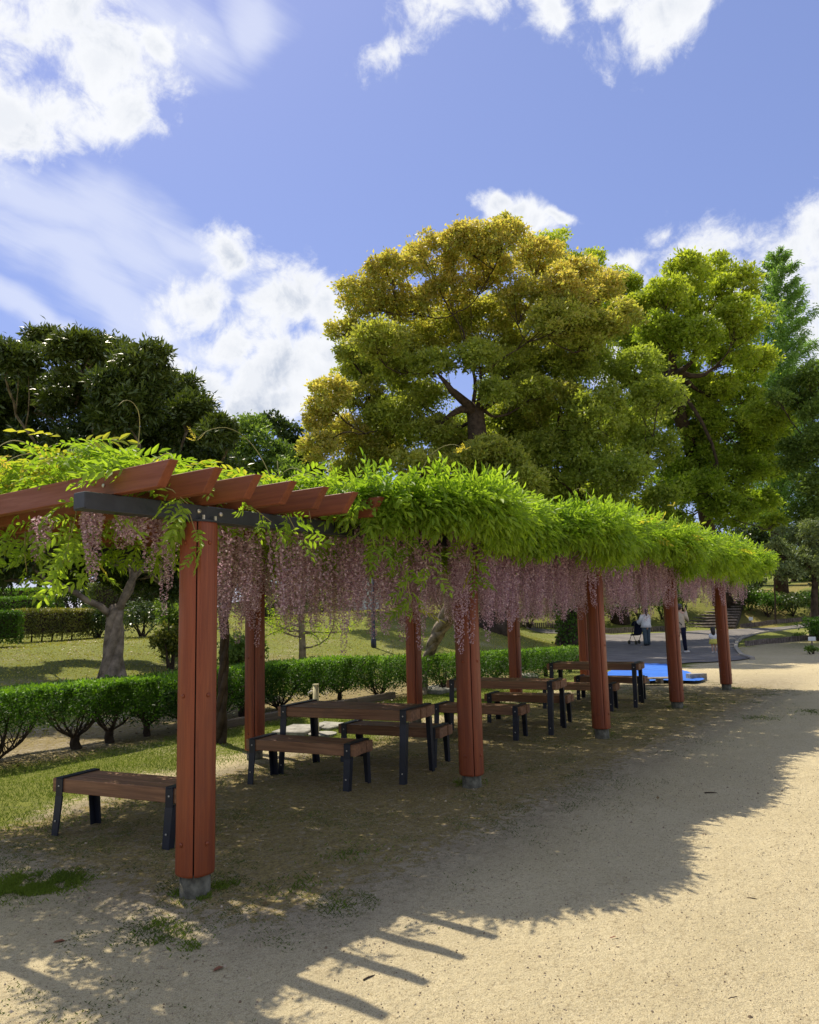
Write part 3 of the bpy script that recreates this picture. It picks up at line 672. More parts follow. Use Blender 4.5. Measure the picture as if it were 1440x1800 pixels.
def make_wisteria(s_lo, s_hi, n_top, n_edge, trunk_ctrl, trunk_rad, label, n_tend, nflow, nindiv):
    nflow = int(nflow * .80)
    base_ = trunk_ctrl[0]
    root = empty('wisteria_vine', (base_[0], base_[1], T(base_[0], base_[1])), label=label, cat='climbing plant', group='wisteria vines over the pergola')
    off = np.array([base_[0], base_[1], T(base_[0], base_[1])])
    pts = curve_pts(trunk_ctrl, 6); rr = np.interp(np.linspace(0, 1, len(pts)), np.linspace(0, 1, len(trunk_rad)), trunk_rad)
    mb = MB(); wist_trunk(mb, [p - off for p in pts], list(rr)); mb.build('trunk', M_bark if s_lo < 4 else M_barkw, root, True)
    # woody arms along the rafters
    mb = MB()
    for k in range(9):
        p = np.array(trunk_ctrl[-1], float); d = np.array([rng.uniform(-1, 1), rng.uniform(-.8, .15), 0]); path = [p]
        for q in range(14):
            d = unit(d + rng.normal(size=3) * [.35, .35, 0]); p = p + d * .5; p[2] = 2.56 + rng.normal() * .02
            p[0] = min(max(p[0], s_lo + .1), s_hi - .1); p[1] = min(max(p[1], 4.1), 7.3); path.append(p.copy())
        mb.tube([q - off for q in path], list(np.linspace(.035, .008, len(path))), 6)
    mb.build('limb', M_barkw, root, True)
    Q, TI, HU = wist_leaves(s_lo, s_hi, n_top, n_edge)
    ex = []
    tw = MB()
    if s_lo < 4:      # leafy shoots around the open near corner
        sh = [((2.9, 3.95, 2.46), (.1, -.5, -.1), 4, .3), ((3.1, 4.0, 2.44), (.3, -.4, -.6), 4, .35), ((3.55, 3.92, 2.46), (.3, -.5, -.5), 4, .3), ((3.9, 3.9, 2.45), (.2, -.5, -.6), 4, .3),
              ((2.8, 4.6, 2.4), (-.1, -.1, -.9), 5, .4), ((2.95, 4.9, 2.35), (-.1, .1, -1), 4, .35), ((2.9, 5.4, 2.3), (0, 0, -1), 4, .3), ((2.9, 4.7, 2.35), (.2, -.2, -1), 5, .4),
              ((4.9, 3.85, 2.42), (.2, -.6, -.4), 7, .75), ((5.0, 3.75, 2.3), (.3, -.3, -1), 8, .65), ((4.6, 3.85, 2.45), (.1, -.6, -.3), 5, .4), ((5.7, 3.5, 2.45), (.2, -.3, -.9), 6, .5)]
        for a in sh:
            pts_, P_, A_ = spray(*a); tw.tube([p - off for p in pts_], list(np.linspace(.005, .002, len(pts_))), 5)
            ex.append(compound(P_, A_, unit(rng.normal(size=P_.shape) * .5 + [0, -.6, .6]), rng.uniform(.15, .26, len(P_)), np.where(rng.random(len(P_)) < .03, .6, 0.0)))
    else:
        for k in range(10):
            s_ = rng.uniform(s_lo, s_hi); a = ((s_, lmin(s_) + .1, 2.5), (.1, -.5, -.4), 5, .35)
            pts_, P_, A_ = spray(*a); tw.tube([p - off for p in pts_], list(np.linspace(.005, .002, len(pts_))), 5)
            ex.append(compound(P_, A_, unit(rng.normal(size=P_.shape) * .5 + [0, -.6, .6]), rng.uniform(.15, .26, len(P_)), 0 * P_[:, 0]))
    # tendrils that reach up and loop over
    for k in range(n_tend):
        s_ = rng.uniform(s_lo, s_hi); l_ = float(lmin(s_)) + rng.uniform(0.05, 1.4); p = np.array([s_, l_, float(canopy_top(s_, l_)) - .05]); d = unit(np.array([rng.uniform(-1, 1), rng.uniform(-.8, .8), rng.uniform(.5, 1.6)]))
        Lt = rng.uniform(.25, .75); path = [p.copy()]; curl = rng.uniform(-.12, .12)
        for q in range(16):
            p = p + d * Lt / 12; d = unit(d + np.array([curl, curl * .5, -.14 - .010 * q]) + rng.normal(size=3) * .05); path.append(p.copy())
        tw.tube([q - off for q in path], list(np.linspace(.0042, .0016, len(path))), 5)
        if rng.random() < .35:
            P_ = np.repeat(path[-1][None], 4, 0); ex.append(compound(P_, unit(rng.normal(size=(4, 3)) + [0, 0, .4]), rnd_dirs(4), rng.uniform(.06, .11, 4), np.full(4, .9)))
    for e in ex: Q = np.concatenate([Q, e[0]]); TI = np.concatenate([TI, e[1]]); HU = np.concatenate([HU, e[2]])
    tag(quads('foliage', Q - off, M_wist, root, TI, HU), kind='stuff')
    tag(tw.build('shoot', M_twig, root, True), kind='stuff')
    # flowers
    pts = []
    tries = 0
    while len(pts) < nflow and tries < 60000:
        tries += 1
        s_ = rng.uniform(max(s_lo, 4.1), min(s_hi, 17.0)); l_ = 3.75 + 3.5 * rng.random() ** 1.15
        if s_ > 5.8 and rng.random() < .22: l_ = rng.uniform(3.5, 3.75)
        v_ = np.array([s_, l_, 2.2]) - EYE; pxx = 720 + F_PX * (v_ @ RGT) / (v_ @ fwd)
        if pxx < 375 and rng.random() < .93: continue       # the near corner carries only a few short racemes
        dn = vnoise(s_ * 1.9, l_ * 1.9, 61)
        if dn < .25 and rng.random() < .7: continue
        pts.append((s_, l_, 2.40 + rng.uniform(-.06, .06), min(4 - int(s_ > 7.0) - int(s_ > 11.5), max(1, int(1.2 + dn * 3.4 + rng.normal() * .8)))))
    if s_lo < 4:
        pts = [(2.82, 4.12, 2.38, 0), (2.86, 4.05, 2.38, 0), (2.95, 4.1, 2.38, 0), (2.75, 4.3, 2.40, 0), (2.8, 4.45, 2.38, 1), (2.85, 4.5, 2.38, 1), (2.9, 4.62, 2.36, 0), (3.02, 4.35, 2.38, 0), (3.1, 4.22, 2.38, 1), (3.12, 4.5, 2.36, 0), (3.2, 4.7, 2.36, 0), (3.28, 4.15, 2.36, 0), (2.8, 5.0, 2.36, 0), (3.0, 5.4, 2.36, 0),
               (3.15, 4.18, 2.30, 0), (3.5, 4.6, 2.36, 1), (3.7, 4.4, 2.36, 1), (3.7, 4.8, 2.36, 1), (3.9, 4.2, 2.38, 2), (3.95, 4.5, 2.38, 2), (4.0, 4.05, 2.38, 2)] + pts
    pts.sort(key=lambda q: q[0] ** 2 + q[1] ** 2 * 1.6)
    SQ = []; ST = []
    for i_, (s_, l_, z_, sz) in enumerate(pts):
        L, me_ = RV[sz * 2 + int(rng.integers(2))]
        k = rng.uniform(.85, 1.12); a = rng.uniform(0, 6.28)
        if i_ < nindiv:
            o = link('flower_raceme', me_, root); o.location = (s_ - off[0], l_ - off[1], z_ - off[2]); o.rotation_euler = (rng.normal() * .04, rng.normal() * .04, a); o.scale = (rng.uniform(.85, 1.15),) * 2 + (k,)
        else:
            co = np.empty(len(me_.vertices) * 3, np.float32); me_.vertices.foreach_get('co', co); co = co.reshape(-1, 4, 3)
            tv = np.empty(len(me_.vertices), np.float32); me_.attributes['tint'].data.foreach_get('value', tv)
            ca, sa = math.cos(a), math.sin(a); co2 = np.stack([co[..., 0] * ca - co[..., 1] * sa, co[..., 0] * sa + co[..., 1] * ca, co[..., 2] * k], -1) + (np.array([s_, l_, z_]) - off)
            SQ.append(co2); ST.append(tv[::4])
    if SQ: tag(quads('flower_racemes_beyond', np.concatenate(SQ), M_petal, root, np.concatenate(ST)), kind='stuff')
    return root
b1 = hit(386, 1306); b2 = hit(738, 1222)
make_wisteria(2.62, 9.0, 12500, 3600, [b1 + [0, 0, -.1], b1 + [.02, -.02, .6], b1 + [.05, -.03, 1.2], b1 + [.03, -.08, 1.9], [b1[0] + .1, b1[1] - .5, 2.55]], [.10, .068, .06, .065, .05],
              'wisteria vine with the dark upright trunk behind the nearest post, over the near half', 46, 420, 290)
make_wisteria(9.0, 17.35, 9500, 3800, [b2 + [0, 0, -.1], at(747, 1172, 16.1), at(762, 1130, 15.9), at(784, 1090, 15.7), at(808, 1040, 15.4), [b2[0] + .6, b2[1] - 1.6, 2.5]], [.13, .09, .12, .17, .16, .08],
              'wisteria vine with the pale twisted leaning trunk, over the far half of the pergola', 34, 480, 290)

# ------------------------------------------------------------------ trees
def limb_path(a, b_, n=7, sag=.15, wob=.04):
    a = np.array(a, float); b_ = np.array(b_, float); L = np.linalg.norm(b_ - a); out_ = []
    bend = rng.normal(size=3) * L * wob
    for i_ in range(n + 1):
        u = i_ / n; p = a + (b_ - a) * u; p = p + np.array([0, 0, -1]) * math.sin(u * math.pi) * L * sag + bend * math.sin(u * math.pi) + rng.normal(size=3) * L * .012 * (0 < i_ < n); out_.append(p)
    return out_
def lobe_leaves(C, r, nleaf, leaf, view=None, puff=0.34, flat=.8, npuff=None, shell=0.5, asp=.5):
    npuff = npuff or max(8, int(20))
    dirs = rnd_dirs(npuff); dirs[:, 2] = dirs[:, 2] * .85 + .22; dirs = unit(dirs)
    rad = r * rng.uniform(.52, .95, npuff); PC = C + dirs * rad[:, None] * [1, 1, flat]; pr = r * puff * rng.uniform(.65, 1.35, npuff)
    k = rng.integers(0, npuff, nleaf); d = rnd_dirs(nleaf); d[:, 2] = np.where(rng.random(nleaf) < .6, np.abs(d[:, 2]), d[:, 2]); 
    rr = pr[k] * (1 - shell * rng.random(nleaf) ** 1.6)
    P = PC[k] + d * rr[:, None] * [1, 1, .75]
    stray = rng.random(nleaf) < .16; P[stray] += rng.normal(size=(stray.sum(), 3)) * r * .13
    A = unit(d + rng.normal(size=(nleaf, 3)) * .8); N = unit(d * .8 + rng.normal(size=(nleaf, 3)) * .6 + [0, 0, .5])
    L = leaf * rng.uniform(.7, 1.3, nleaf)
    Q = leaf_quads(P, A, N, L, L * asp, .12)
    ti = np.clip(rng.random(nleaf) * .55 + rng.random(npuff)[k] * .45, 0, 1)
    up = d[:, 2]
    return Q, ti, PC, up
def make_tree(name, base_, fork, lobes, matl, bark, label, cat='tree', group=None, leaf=.16, per=1500, trunk_r=.35, golds=None, flat=.8, arch=.12, puff=.34, twigs=5, shell=.5, npuff=20, asp=.5, limbs_from=None, strands=False):
    """lobes: (C, r, gold 0..1)"""
    base_ = np.array(base_, float); fork = np.array(fork, float)
    root = empty(name, base_, label=label, cat=cat, group=group)
    mb = MB(); h = fork - base_
    pth = [base_ + [0, 0, -.3], base_ + h * .04, base_ + h * .12] + [base_ + h * u + rng.normal(size=3) * [.05, .05, 0] * np.linalg.norm(h) * .1 for u in (.3, .5, .7, .85)] + [fork, fork + unit(h) * trunk_r * .7 + [.1 * trunk_r, .1 * trunk_r, 0]]
    rr = [trunk_r * q for q in (1.65, 1.35, 1.1, .97, .9, .85, .8, .72, .45)]
    (wist_trunk(mb, [p - base_ for p in pth], [q * 1.05 for q in rr], 4, .1) if strands else mb.tube([p - base_ for p in pth], rr, 12, lump=.06)); tr = mb.build('trunk', bark, root, True)
    br = MB(); Q = []; TI = []; HU = []
    rmean = np.mean([q[1] for q in lobes])
    knots = [(fork, trunk_r * .7)]; nfirst = 0
    if limbs_from is not None: knots += [(base_ + h * u, trunk_r * .7) for u in (limbs_from, (limbs_from + 1) / 2)]
    for C, r, g_ in sorted(lobes, key=lambda q: np.linalg.norm(np.array(q[0]) - fork)):
        C = np.array(C, float); n = int(per * (r / rmean) ** 2)
        q, ti, PC, up = lobe_leaves(C, r, n, leaf, flat=flat, puff=puff, shell=shell, npuff=npuff, asp=asp)
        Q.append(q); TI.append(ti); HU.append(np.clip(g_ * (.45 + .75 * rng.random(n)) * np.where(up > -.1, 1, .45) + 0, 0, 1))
        st_, rs = min(knots, key=lambda q: np.linalg.norm(C - q[0]) + .58 * np.linalg.norm(q[0] - fork) + (3 if q[0][2] > C[2] + r else 0))
        L = np.linalg.norm(C - st_); P = limb_path(st_, C - [0, 0, r * .3], 8, arch * (1 if C[2] > st_[2] else -.1), .09)
        first = st_ is fork and nfirst < 12
        r0 = rs * (rng.uniform(.55, .72) if nfirst < 4 else rng.uniform(.28, .45)) if first else min(rs * .72, .035 + .022 * L)
        if first: nfirst += 1; P[0] = P[0] - unit(h) * trunk_r * .8
        rl = np.maximum(r0 * (1 - np.linspace(0, 1, len(P))) ** .8, .025); knots += [(P[q], rl[q]) for q in (3, 5, 7)]
        br.tube([p - base_ for p in P], list(rl), 7)
        for k in range(twigs):
            e = PC[int(rng.integers(len(PC)))]; s0 = P[int(rng.integers(4, len(P)))]
            pp = limb_path(s0, e, 4, .04); br.tube([p - base_ for p in pp], list(np.linspace(.035 * max(.5, r / 2), .008, len(pp))), 5)
    br.build('limb', bark, root, True)
    tag(quads('crown', np.concatenate(Q) - base_, matl, root, np.concatenate(TI), np.concatenate(HU)), kind='stuff')
    return root
def L_(D, items, dj=0.0):      # photo directions at a real distance
    out_ = []
    for it in items:
        x, y, r = it[:3]; g_ = it[3] if len(it) > 3 else 0.0; dd = it[4] if len(it) > 4 else rng.uniform(-dj, dj)
        out_.append((at(x, y, D + dd), r / F_PX * D, g_))
    return out_

# the big camphor whose upper crown is coppery
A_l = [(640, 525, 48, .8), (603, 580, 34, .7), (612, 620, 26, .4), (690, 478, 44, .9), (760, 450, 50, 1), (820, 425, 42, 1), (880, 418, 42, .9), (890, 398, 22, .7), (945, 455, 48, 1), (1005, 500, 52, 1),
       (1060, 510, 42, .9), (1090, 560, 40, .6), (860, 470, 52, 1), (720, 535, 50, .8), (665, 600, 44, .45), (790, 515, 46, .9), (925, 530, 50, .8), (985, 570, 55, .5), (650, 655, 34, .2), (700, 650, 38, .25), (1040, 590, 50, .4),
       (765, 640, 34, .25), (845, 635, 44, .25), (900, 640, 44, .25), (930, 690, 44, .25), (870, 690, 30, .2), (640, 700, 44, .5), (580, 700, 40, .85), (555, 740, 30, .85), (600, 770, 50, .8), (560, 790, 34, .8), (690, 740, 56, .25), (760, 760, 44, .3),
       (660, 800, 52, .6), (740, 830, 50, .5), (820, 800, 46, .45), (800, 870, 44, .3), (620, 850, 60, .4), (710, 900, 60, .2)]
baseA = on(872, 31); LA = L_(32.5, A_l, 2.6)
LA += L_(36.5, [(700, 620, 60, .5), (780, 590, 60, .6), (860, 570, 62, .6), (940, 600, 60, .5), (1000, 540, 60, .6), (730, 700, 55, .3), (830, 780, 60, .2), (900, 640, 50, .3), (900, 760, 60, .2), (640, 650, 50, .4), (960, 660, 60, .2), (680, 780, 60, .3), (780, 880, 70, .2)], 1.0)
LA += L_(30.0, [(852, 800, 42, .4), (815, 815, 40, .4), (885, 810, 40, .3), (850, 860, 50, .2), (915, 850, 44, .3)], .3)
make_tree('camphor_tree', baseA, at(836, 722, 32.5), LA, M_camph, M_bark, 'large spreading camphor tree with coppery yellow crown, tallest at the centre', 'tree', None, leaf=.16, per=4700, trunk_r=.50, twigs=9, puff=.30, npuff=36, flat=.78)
B_l = [(1000, 620, 52, .7), (1010, 660, 40, .3), (1060, 650, 52, .2), (1120, 650, 50, .2), (1155, 700, 46, .25), (980, 720, 56, .8), (920, 745, 52, .7), (1050, 730, 60, .3), (1110, 760, 60, .25), (950, 800, 52, .35), (1020, 810, 60, .2), (1090, 840, 56, .15), (1150, 790, 44, .15),
       (900, 820, 46, .3), (960, 870, 52, .15), (1040, 890, 56, .2), (1110, 910, 46, .1), (890, 880, 46, .15), (1165, 880, 36, .1), (985, 930, 50, .1), (1060, 945, 50, .1)]
baseB = on(1003, 35); B_l = [(a, b_, c, g_ * .6) for a, b_, c, g_ in B_l]
LB = L_(34.5, B_l, 2.4) + L_(40.5, [(870, 740, 80, .1), (960, 760, 80, .1), (1060, 780, 80, .1), (940, 860, 70, 0), (1040, 860, 70, 0)], .8)  # far lobes added behind the crown to shade the path, also closing gaps
make_tree('camphor_tree', baseB, at(1020, 880, 36), LB, M_camph, M_bark, 'camphor tree with rounded olive lobes in front and ivy on its wide trunk', 'tree', None, leaf=.165, per=5400, trunk_r=.52, twigs=5, puff=.30, npuff=36)
C_l = [(1130, 540, 30, .7), (1170, 525, 42, .6), (1212, 485, 42, .6), (1255, 470, 32, .6), (1290, 505, 44, .6), (1235, 530, 55, .5), (1305, 560, 46, .5), (1165, 585, 44, .3), (1225, 600, 44, .3), (1285, 610, 50, .4), (1325, 640, 38, .6), (1310, 690, 44, .3),
       (1250, 690, 44, .5), (1205, 735, 50, .25), (1275, 760, 60, .2), (1345, 735, 38, .35), (1372, 760, 34, .3), (1330, 790, 44, .2), (1220, 810, 56, .1), (1290, 840, 56, .1), (1355, 830, 32, .2), (1230, 870, 50, .05), (1330, 890, 42, .1), (1180, 860, 50, .05), (1280, 900, 40, .05), (1360, 920, 22, .3), (1170, 930, 44, 0)]
baseC = on(1274, 50); LC = L_(41, C_l, 3.2) + L_(45, [(1180, 650, 46, .3), (1145, 620, 44, .3), (1215, 700, 46, .2), (1150, 720, 50, .1), (1120, 590, 40, .4)], .5)
make_tree('camphor_tree', baseC, at(1185, 655, 40), LC, M_lime, M_bark, 'yellow-green camphor tree to the right of the coppery one', 'tree', None, leaf=.20, per=4400, trunk_r=.45, twigs=6, puff=.31, npuff=32, limbs_from=.45)
D_l = [(975, 425, 34, .7), (960, 450, 40, .6), (1035, 462, 32, .6), (1075, 500, 36, .7), (1100, 500, 30, .8), (1010, 480, 40, .4), (1120, 570, 60, .3), (1060, 560, 60, .2), (1130, 650, 60, .1), (1180, 700, 60, 0), (1110, 600, 60, .3), (1135, 555, 44, .5), (1100, 530, 42, .5)]
make_tree('camphor_tree', on(1090, 48), at(1060, 700, 47), L_(46, D_l, 1.5), M_lime, M_bark, 'bright lime tree top showing behind the coppery crown', 'tree', None, leaf=.19, per=2600, trunk_r=.4, twigs=3)

# dark evergreen left, standing on the mound behind the hedge
bG = at(197, 1192, 16.0); bG[2] = T(bG[0], bG[1])
G_l = [(-60, 640, 60, .3), (10, 640, 52, .3), (85, 615, 40, .5), (140, 630, 48, .5), (200, 635, 46, .5), (255, 655, 46, .4), (300, 690, 44, .4), (335, 730, 40, .3), (380, 765, 32, .3), (350, 800, 50, .1), (290, 760, 60, .15), (220, 710, 62, .2), (140, 700, 62, .2), (60, 700, 62, .2), (-30, 720, 60, .1),
       (0, 790, 66, 0), (80, 790, 66, 0), (160, 790, 66, 0), (240, 810, 62, 0), (320, 850, 56, 0), (-40, 860, 66, 0), (60, 870, 66, 0), (150, 880, 62, 0), (240, 890, 60, 0), (20, 950, 56, 0), (-50, 960, 60, 0), (100, 960, 44, 0), (170, 960, 40, 0), (310, 900, 50, 0), (340, 960, 40, 0), (270, 950, 40, .1), (60, 1000, 36, 0), (10, 1005, 34, 0), (380, 830, 40, .1), (-20, 1010, 30, 0)]
LG = L_(17.0, G_l, 1.9) + L_(19.5, [(120, 1005, 34), (185, 1000, 36), (250, 1005, 34), (310, 1005, 38), (220, 1030, 26), (290, 1040, 26)], .5)
rootG = make_tree('evergreen_tree', bG, bG + (at(203, 1075, 16.2) - bG) * [1, 1, 1], LG, M_dark, M_barkg, 'dark glossy evergreen tree with a thick gnarled trunk behind the hedge at left', 'tree', None, leaf=.14, per=6600, trunk_r=.20, twigs=3, puff=.42, asp=.30, shell=.75, npuff=20, arch=-.02, strands=True)
for ob in rootG.children:
    if ob.name.startswith('limb'): ob.data.materials[0] = M_barkg

# background trees: mid green ones between, redwood, right-hand light tree
make_tree('broadleaf_tree', on(440, 44), at(440, 900, 44), L_(44, [(440, 765, 42), (410, 800, 40), (470, 800, 44), (430, 840, 50), (380, 860, 44), (500, 840, 40), (460, 900, 60), (400, 920, 50)], 1.5), M_mid, M_bark, 'mid green tree between the dark evergreen and the coppery camphor', leaf=.24, per=2600, trunk_r=.3, twigs=2)
make_tree('broadleaf_tree', on(525, 52), at(525, 900, 52), L_(52, [(480, 745, 24), (505, 760, 26), (530, 790, 30), (500, 800, 36), (540, 840, 40), (560, 890, 50), (500, 900, 50)], 1), M_dark, M_bark, 'dark distant treetop left of the coppery camphor', leaf=.26, per=2200, trunk_r=.25, twigs=2)
E_l = [(1400, 690, 44), (1440, 660, 36), (1370, 700, 24), (1430, 720, 40), (1415, 790, 40), (1440, 770, 40), (1400, 820, 30), (1450, 850, 50), (1470, 720, 50), (1490, 800, 60), (1480, 900, 60), (1425, 905, 36)]
make_tree('broadleaf_tree', on(1470, 38), at(1455, 850, 38), L_(37, E_l, 1.5), M_mid, M_bark, 'light green tree with layered boughs at the right edge', leaf=.17, per=2600, trunk_r=.28, twigs=6, flat=.55, puff=.42)

def redwood(px, D_, top_y, w_bot, y_bot, label):
    base_ = on(px, D_); top = at(px - 10, top_y, D_); root = empty('dawn_redwood', base_, label=label, cat='tree')
    H = top[2] - base_[2]; mb = MB(); mb.tube([np.array([0, 0, -.3]), np.array([0, 0, H * .3]), np.array([0, 0, H * .7]), top - base_], [.45, .33, .16, .03], 10); mb.build('trunk', M_bark, root, True)
    br = MB(); Q = []; TI = []
    for k in range(120):
        u = .18 + .82 * (k / 120); z = H * u; az = k * 2.4 + rng.random(); Lb = (w_bot / F_PX * D_ * .5) * (1 - u) ** .62 * rng.uniform(.75, 1.15) + .25
        d = np.array([math.cos(az), math.sin(az), .42]); c0 = (top - base_) * [u, u, 0] + [0, 0, z]
        pts = [c0 + d * Lb * q + np.array([0, 0, .18 * Lb * q * q]) for q in (0, .35, .7, 1)]
        br.tube(pts, [.04, .03, .018, .006], 4)
        n = int(110 + 520 * Lb / 3); q_ = rng.random(n) ** .7; P = c0 + d * (Lb * q_)[:, None] + np.array([0, 0, 1]) * (.18 * Lb * q_ ** 2)[:, None] + rng.normal(size=(n, 3)) * [.22, .22, .2] * (.35 + .5 * Lb / 2.5)
        A = unit(np.array([d[0], d[1], -.5]) + rng.normal(size=(n, 3)) * .8); Q.append(leaf_quads(P, A, rnd_dirs(n), rng.uniform(.14, .32, n), .07)); TI.append(np.clip(rng.random(n) * .6 + rng.random() * .4, 0, 1))
    br.build('limb', M_bark, root, True); tag(quads('crown', np.concatenate(Q), M_red, root, np.concatenate(TI)), kind='stuff')
redwood(1378, 52, 445, 250, 900, 'tall conical feathery dawn redwood at the upper right')

def bush(name, px, py, D_, rpx, hpx, matl, label, cat='shrub', n=2500, leaf=.09, gold=0.0, group=None, base_on=True, stems=7, lob=7):
    b_ = at(px, py, D_); b_[2] = T(b_[0], b_[1]); r = rpx / F_PX * D_; h = hpx / F_PX * D_
    root = empty(name, b_, label=label, cat=cat, group=group); Q = []; TI = []; HU = []; br = MB()
    for k in range(lob):
        a = 2.4 * k; rr = r * .55 * math.sqrt((k + .3) / lob); C = np.array([math.cos(a) * rr * 1.1, math.sin(a) * rr * 1.1, h * rng.uniform(.45, .72)])
        q, ti, PC, up = lobe_leaves(C, min(r * .55, h * .45), n // lob, leaf, npuff=9, puff=.45, flat=min(1.2, max(.6, h / r * .7))); Q.append(q); TI.append(ti); HU.append(np.clip(gold * (.3 + rng.random(len(ti))) * (up > -.2), 0, 1))
        br.tube(limb_path([rng.normal() * .05, rng.normal() * .05, -.05], C, 5, -.03), list(np.linspace(.035, .01, 6)), 5)
    br.build('stem', M_bark, root, True); tag(quads('foliage', np.concatenate(Q), matl, root, np.concatenate(TI), np.concatenate(HU)), kind='stuff'); return root
# garden pine-like rounded tree at right
F_l = [(1400, 945, 34), (1440, 935, 40), (1375, 975, 26), (1420, 985, 34), (1385, 1005, 26), (1450, 1000, 40), (1480, 950, 50), (1500, 1000, 50), (1360, 960, 18)]
make_tree('garden_pine', on(1428, 31), at(1432, 1015, 31), L_(31, F_l, 1.2), M_pine, M_bark, 'rounded grey-green cloud-pruned tree at the right edge', leaf=.11, per=3000, trunk_r=.16, twigs=8, flat=.7, arch=.05)
make_tree('young_tree', on(1362, 47), at(1362, 1010, 47), L_(47, [(1358, 985, 16), (1368, 1000, 14), (1352, 1005, 12), (1366, 970, 12)], .4), M_mid, M_bark, 'slim young tree on the sunny grass beyond the stairs', leaf=.16, per=420, trunk_r=.05, twigs=2)
# wooded backdrop further off: separate trees
bk = [(-10, 50, 'dark'), (70, 56, 'mid'), (150, 50, 'dark'), (230, 56, 'mid'), (300, 52, 'dark'), (390, 58, 'mid'), (470, 52, 'dark'), (560, 62, 'mid'), (640, 58, 'dark'), (730, 66, 'mid'), (820, 60, 'dark'), (900, 68, 'mid'), (990, 62, 'dark'), (1075, 70, 'mid'), (1160, 62, 'dark'), (1245, 70, 'mid'), (1330, 64, 'dark'), (1400, 72, 'mid'), (1480, 62, 'dark')]
words = ['first', 'second', 'third', 'fourth', 'fifth', 'sixth', 'seventh', 'eighth', 'ninth', 'tenth', 'eleventh', 'twelfth', 'thirteenth', 'fourteenth', 'fifteenth', 'sixteenth', 'seventeenth', 'eighteenth', 'nineteenth']
for i_, (px, D_, kd) in enumerate(bk):
    hh = rng.uniform(900, 960) if px > 500 else 890
    ls = [(px + rng.uniform(-50, 50), hh + rng.uniform(0, 110), rng.uniform(28, 44)) for _ in range(8)]
    make_tree('background_tree', on(px, D_), at(px, 1010, D_), L_(D_, ls, 2), M_dark if kd == 'dark' else M_mid, M_bark,
              '%s tree of the shaded row beyond the bank, %s from the left' % ('dark green' if kd == 'dark' else 'leafy mid green', words[i_]), group='trees beyond the bank', leaf=.32, per=900, trunk_r=.22, twigs=1)

# shrubs on the bank and round the mound
for i_, (px, py, D_, r, h, mt, gold) in enumerate([(930, 1090, 47, 40, 42, M_box, .3), (985, 1095, 47.5, 36, 44, M_hedge, .2), (1040, 1100, 47.5, 42, 52, M_box, .2), (1085, 1103, 47.5, 38, 50, M_mid, 0), (1125, 1103, 48, 36, 55, M_dark, 0), (1165, 1100, 48, 34, 60, M_hedge, .3), (1200, 1095, 49, 30, 52, M_dark, 0),
                                                   (1318, 1098, 49, 30, 48, M_dark, 0), (1352, 1096, 48, 34, 44, M_hedge, .2), (1395, 1094, 48, 36, 40, M_dark, 0), (1440, 1090, 48, 36, 44, M_hedge, .1), (1290, 1050, 54, 30, 16, M_dark, 0), (1330, 1050, 54, 24, 22, M_dark, 0)]):
    bush('bank_shrub', px, py, D_, r, h, mt, ['leafy shrub with sunlit patches on the bank, seen past the ivy trunk', 'green shrub on the bank above the log edging', 'loose sunlit shrub on the bank left of the woman', 'light green shrub right behind the woman with the stroller', 'dark shrub just left of the standing man', 'tall green shrub behind the standing man', 'dark bush beside the left edge of the stairs', 'dark bush at the foot of the stairs on their right', 'green shrub right of the small white plant sign', 'dark low shrub on the bank behind the island bed', 'green shrub on the bank at the right edge', 'low dark mound of clipped shrub above the stairs', 'small dark shrub above the stairs, at the sunny lawn'][i_],
         n=1900, leaf=.15, gold=gold, group='shrubs on the bank')
for i_, (px, py, D_, r, h, mt, gold, lf, lab) in enumerate([
        (300, 1150, 18, 34, 78, M_box, .5, .10, 'reddish-green shrub just left of the nearest post'), (310, 1080, 20, 40, 110, M_mid, .0, .10, 'bright yellow-green shrub under the beam left of the nearest post'),
        (425, 1160, 16, 42, 110, M_mid, 0, .09, 'pale green leafy shrub between the nearest post and the next back post'), (250, 1130, 25, 50, 60, M_dark, 0, .10, 'dark rounded shrub behind the gnarled trunk'),
        (170, 1130, 26, 36, 55, M_dark, 0, .10, 'dark shrub left of the gnarled trunk'), (345, 1100, 28, 60, 100, M_dark, 0, .12, 'large dark shrub behind the nearest post'),
        (470, 1110, 31, 60, 70, M_dark, 0, .12, 'dark shrub mass behind the small pale tree'), (570, 1100, 36, 50, 60, M_dark, 0, .13, 'dark shrub left of the white cabinet'), (700, 1095, 39, 50, 60, M_dark, 0, .13, 'dark shrub right of the lamp pole'), (780, 1088, 41, 55, 60, M_dark, 0, .13, 'dark shrub behind the leaning wisteria trunk'), (860, 1085, 43, 45, 50, M_hedge, .2, .13, 'green shrub on the crest of the mound')]):
    bush('garden_shrub', px, py, D_, r, h, mt, lab, n=2400, leaf=lf, gold=gold)

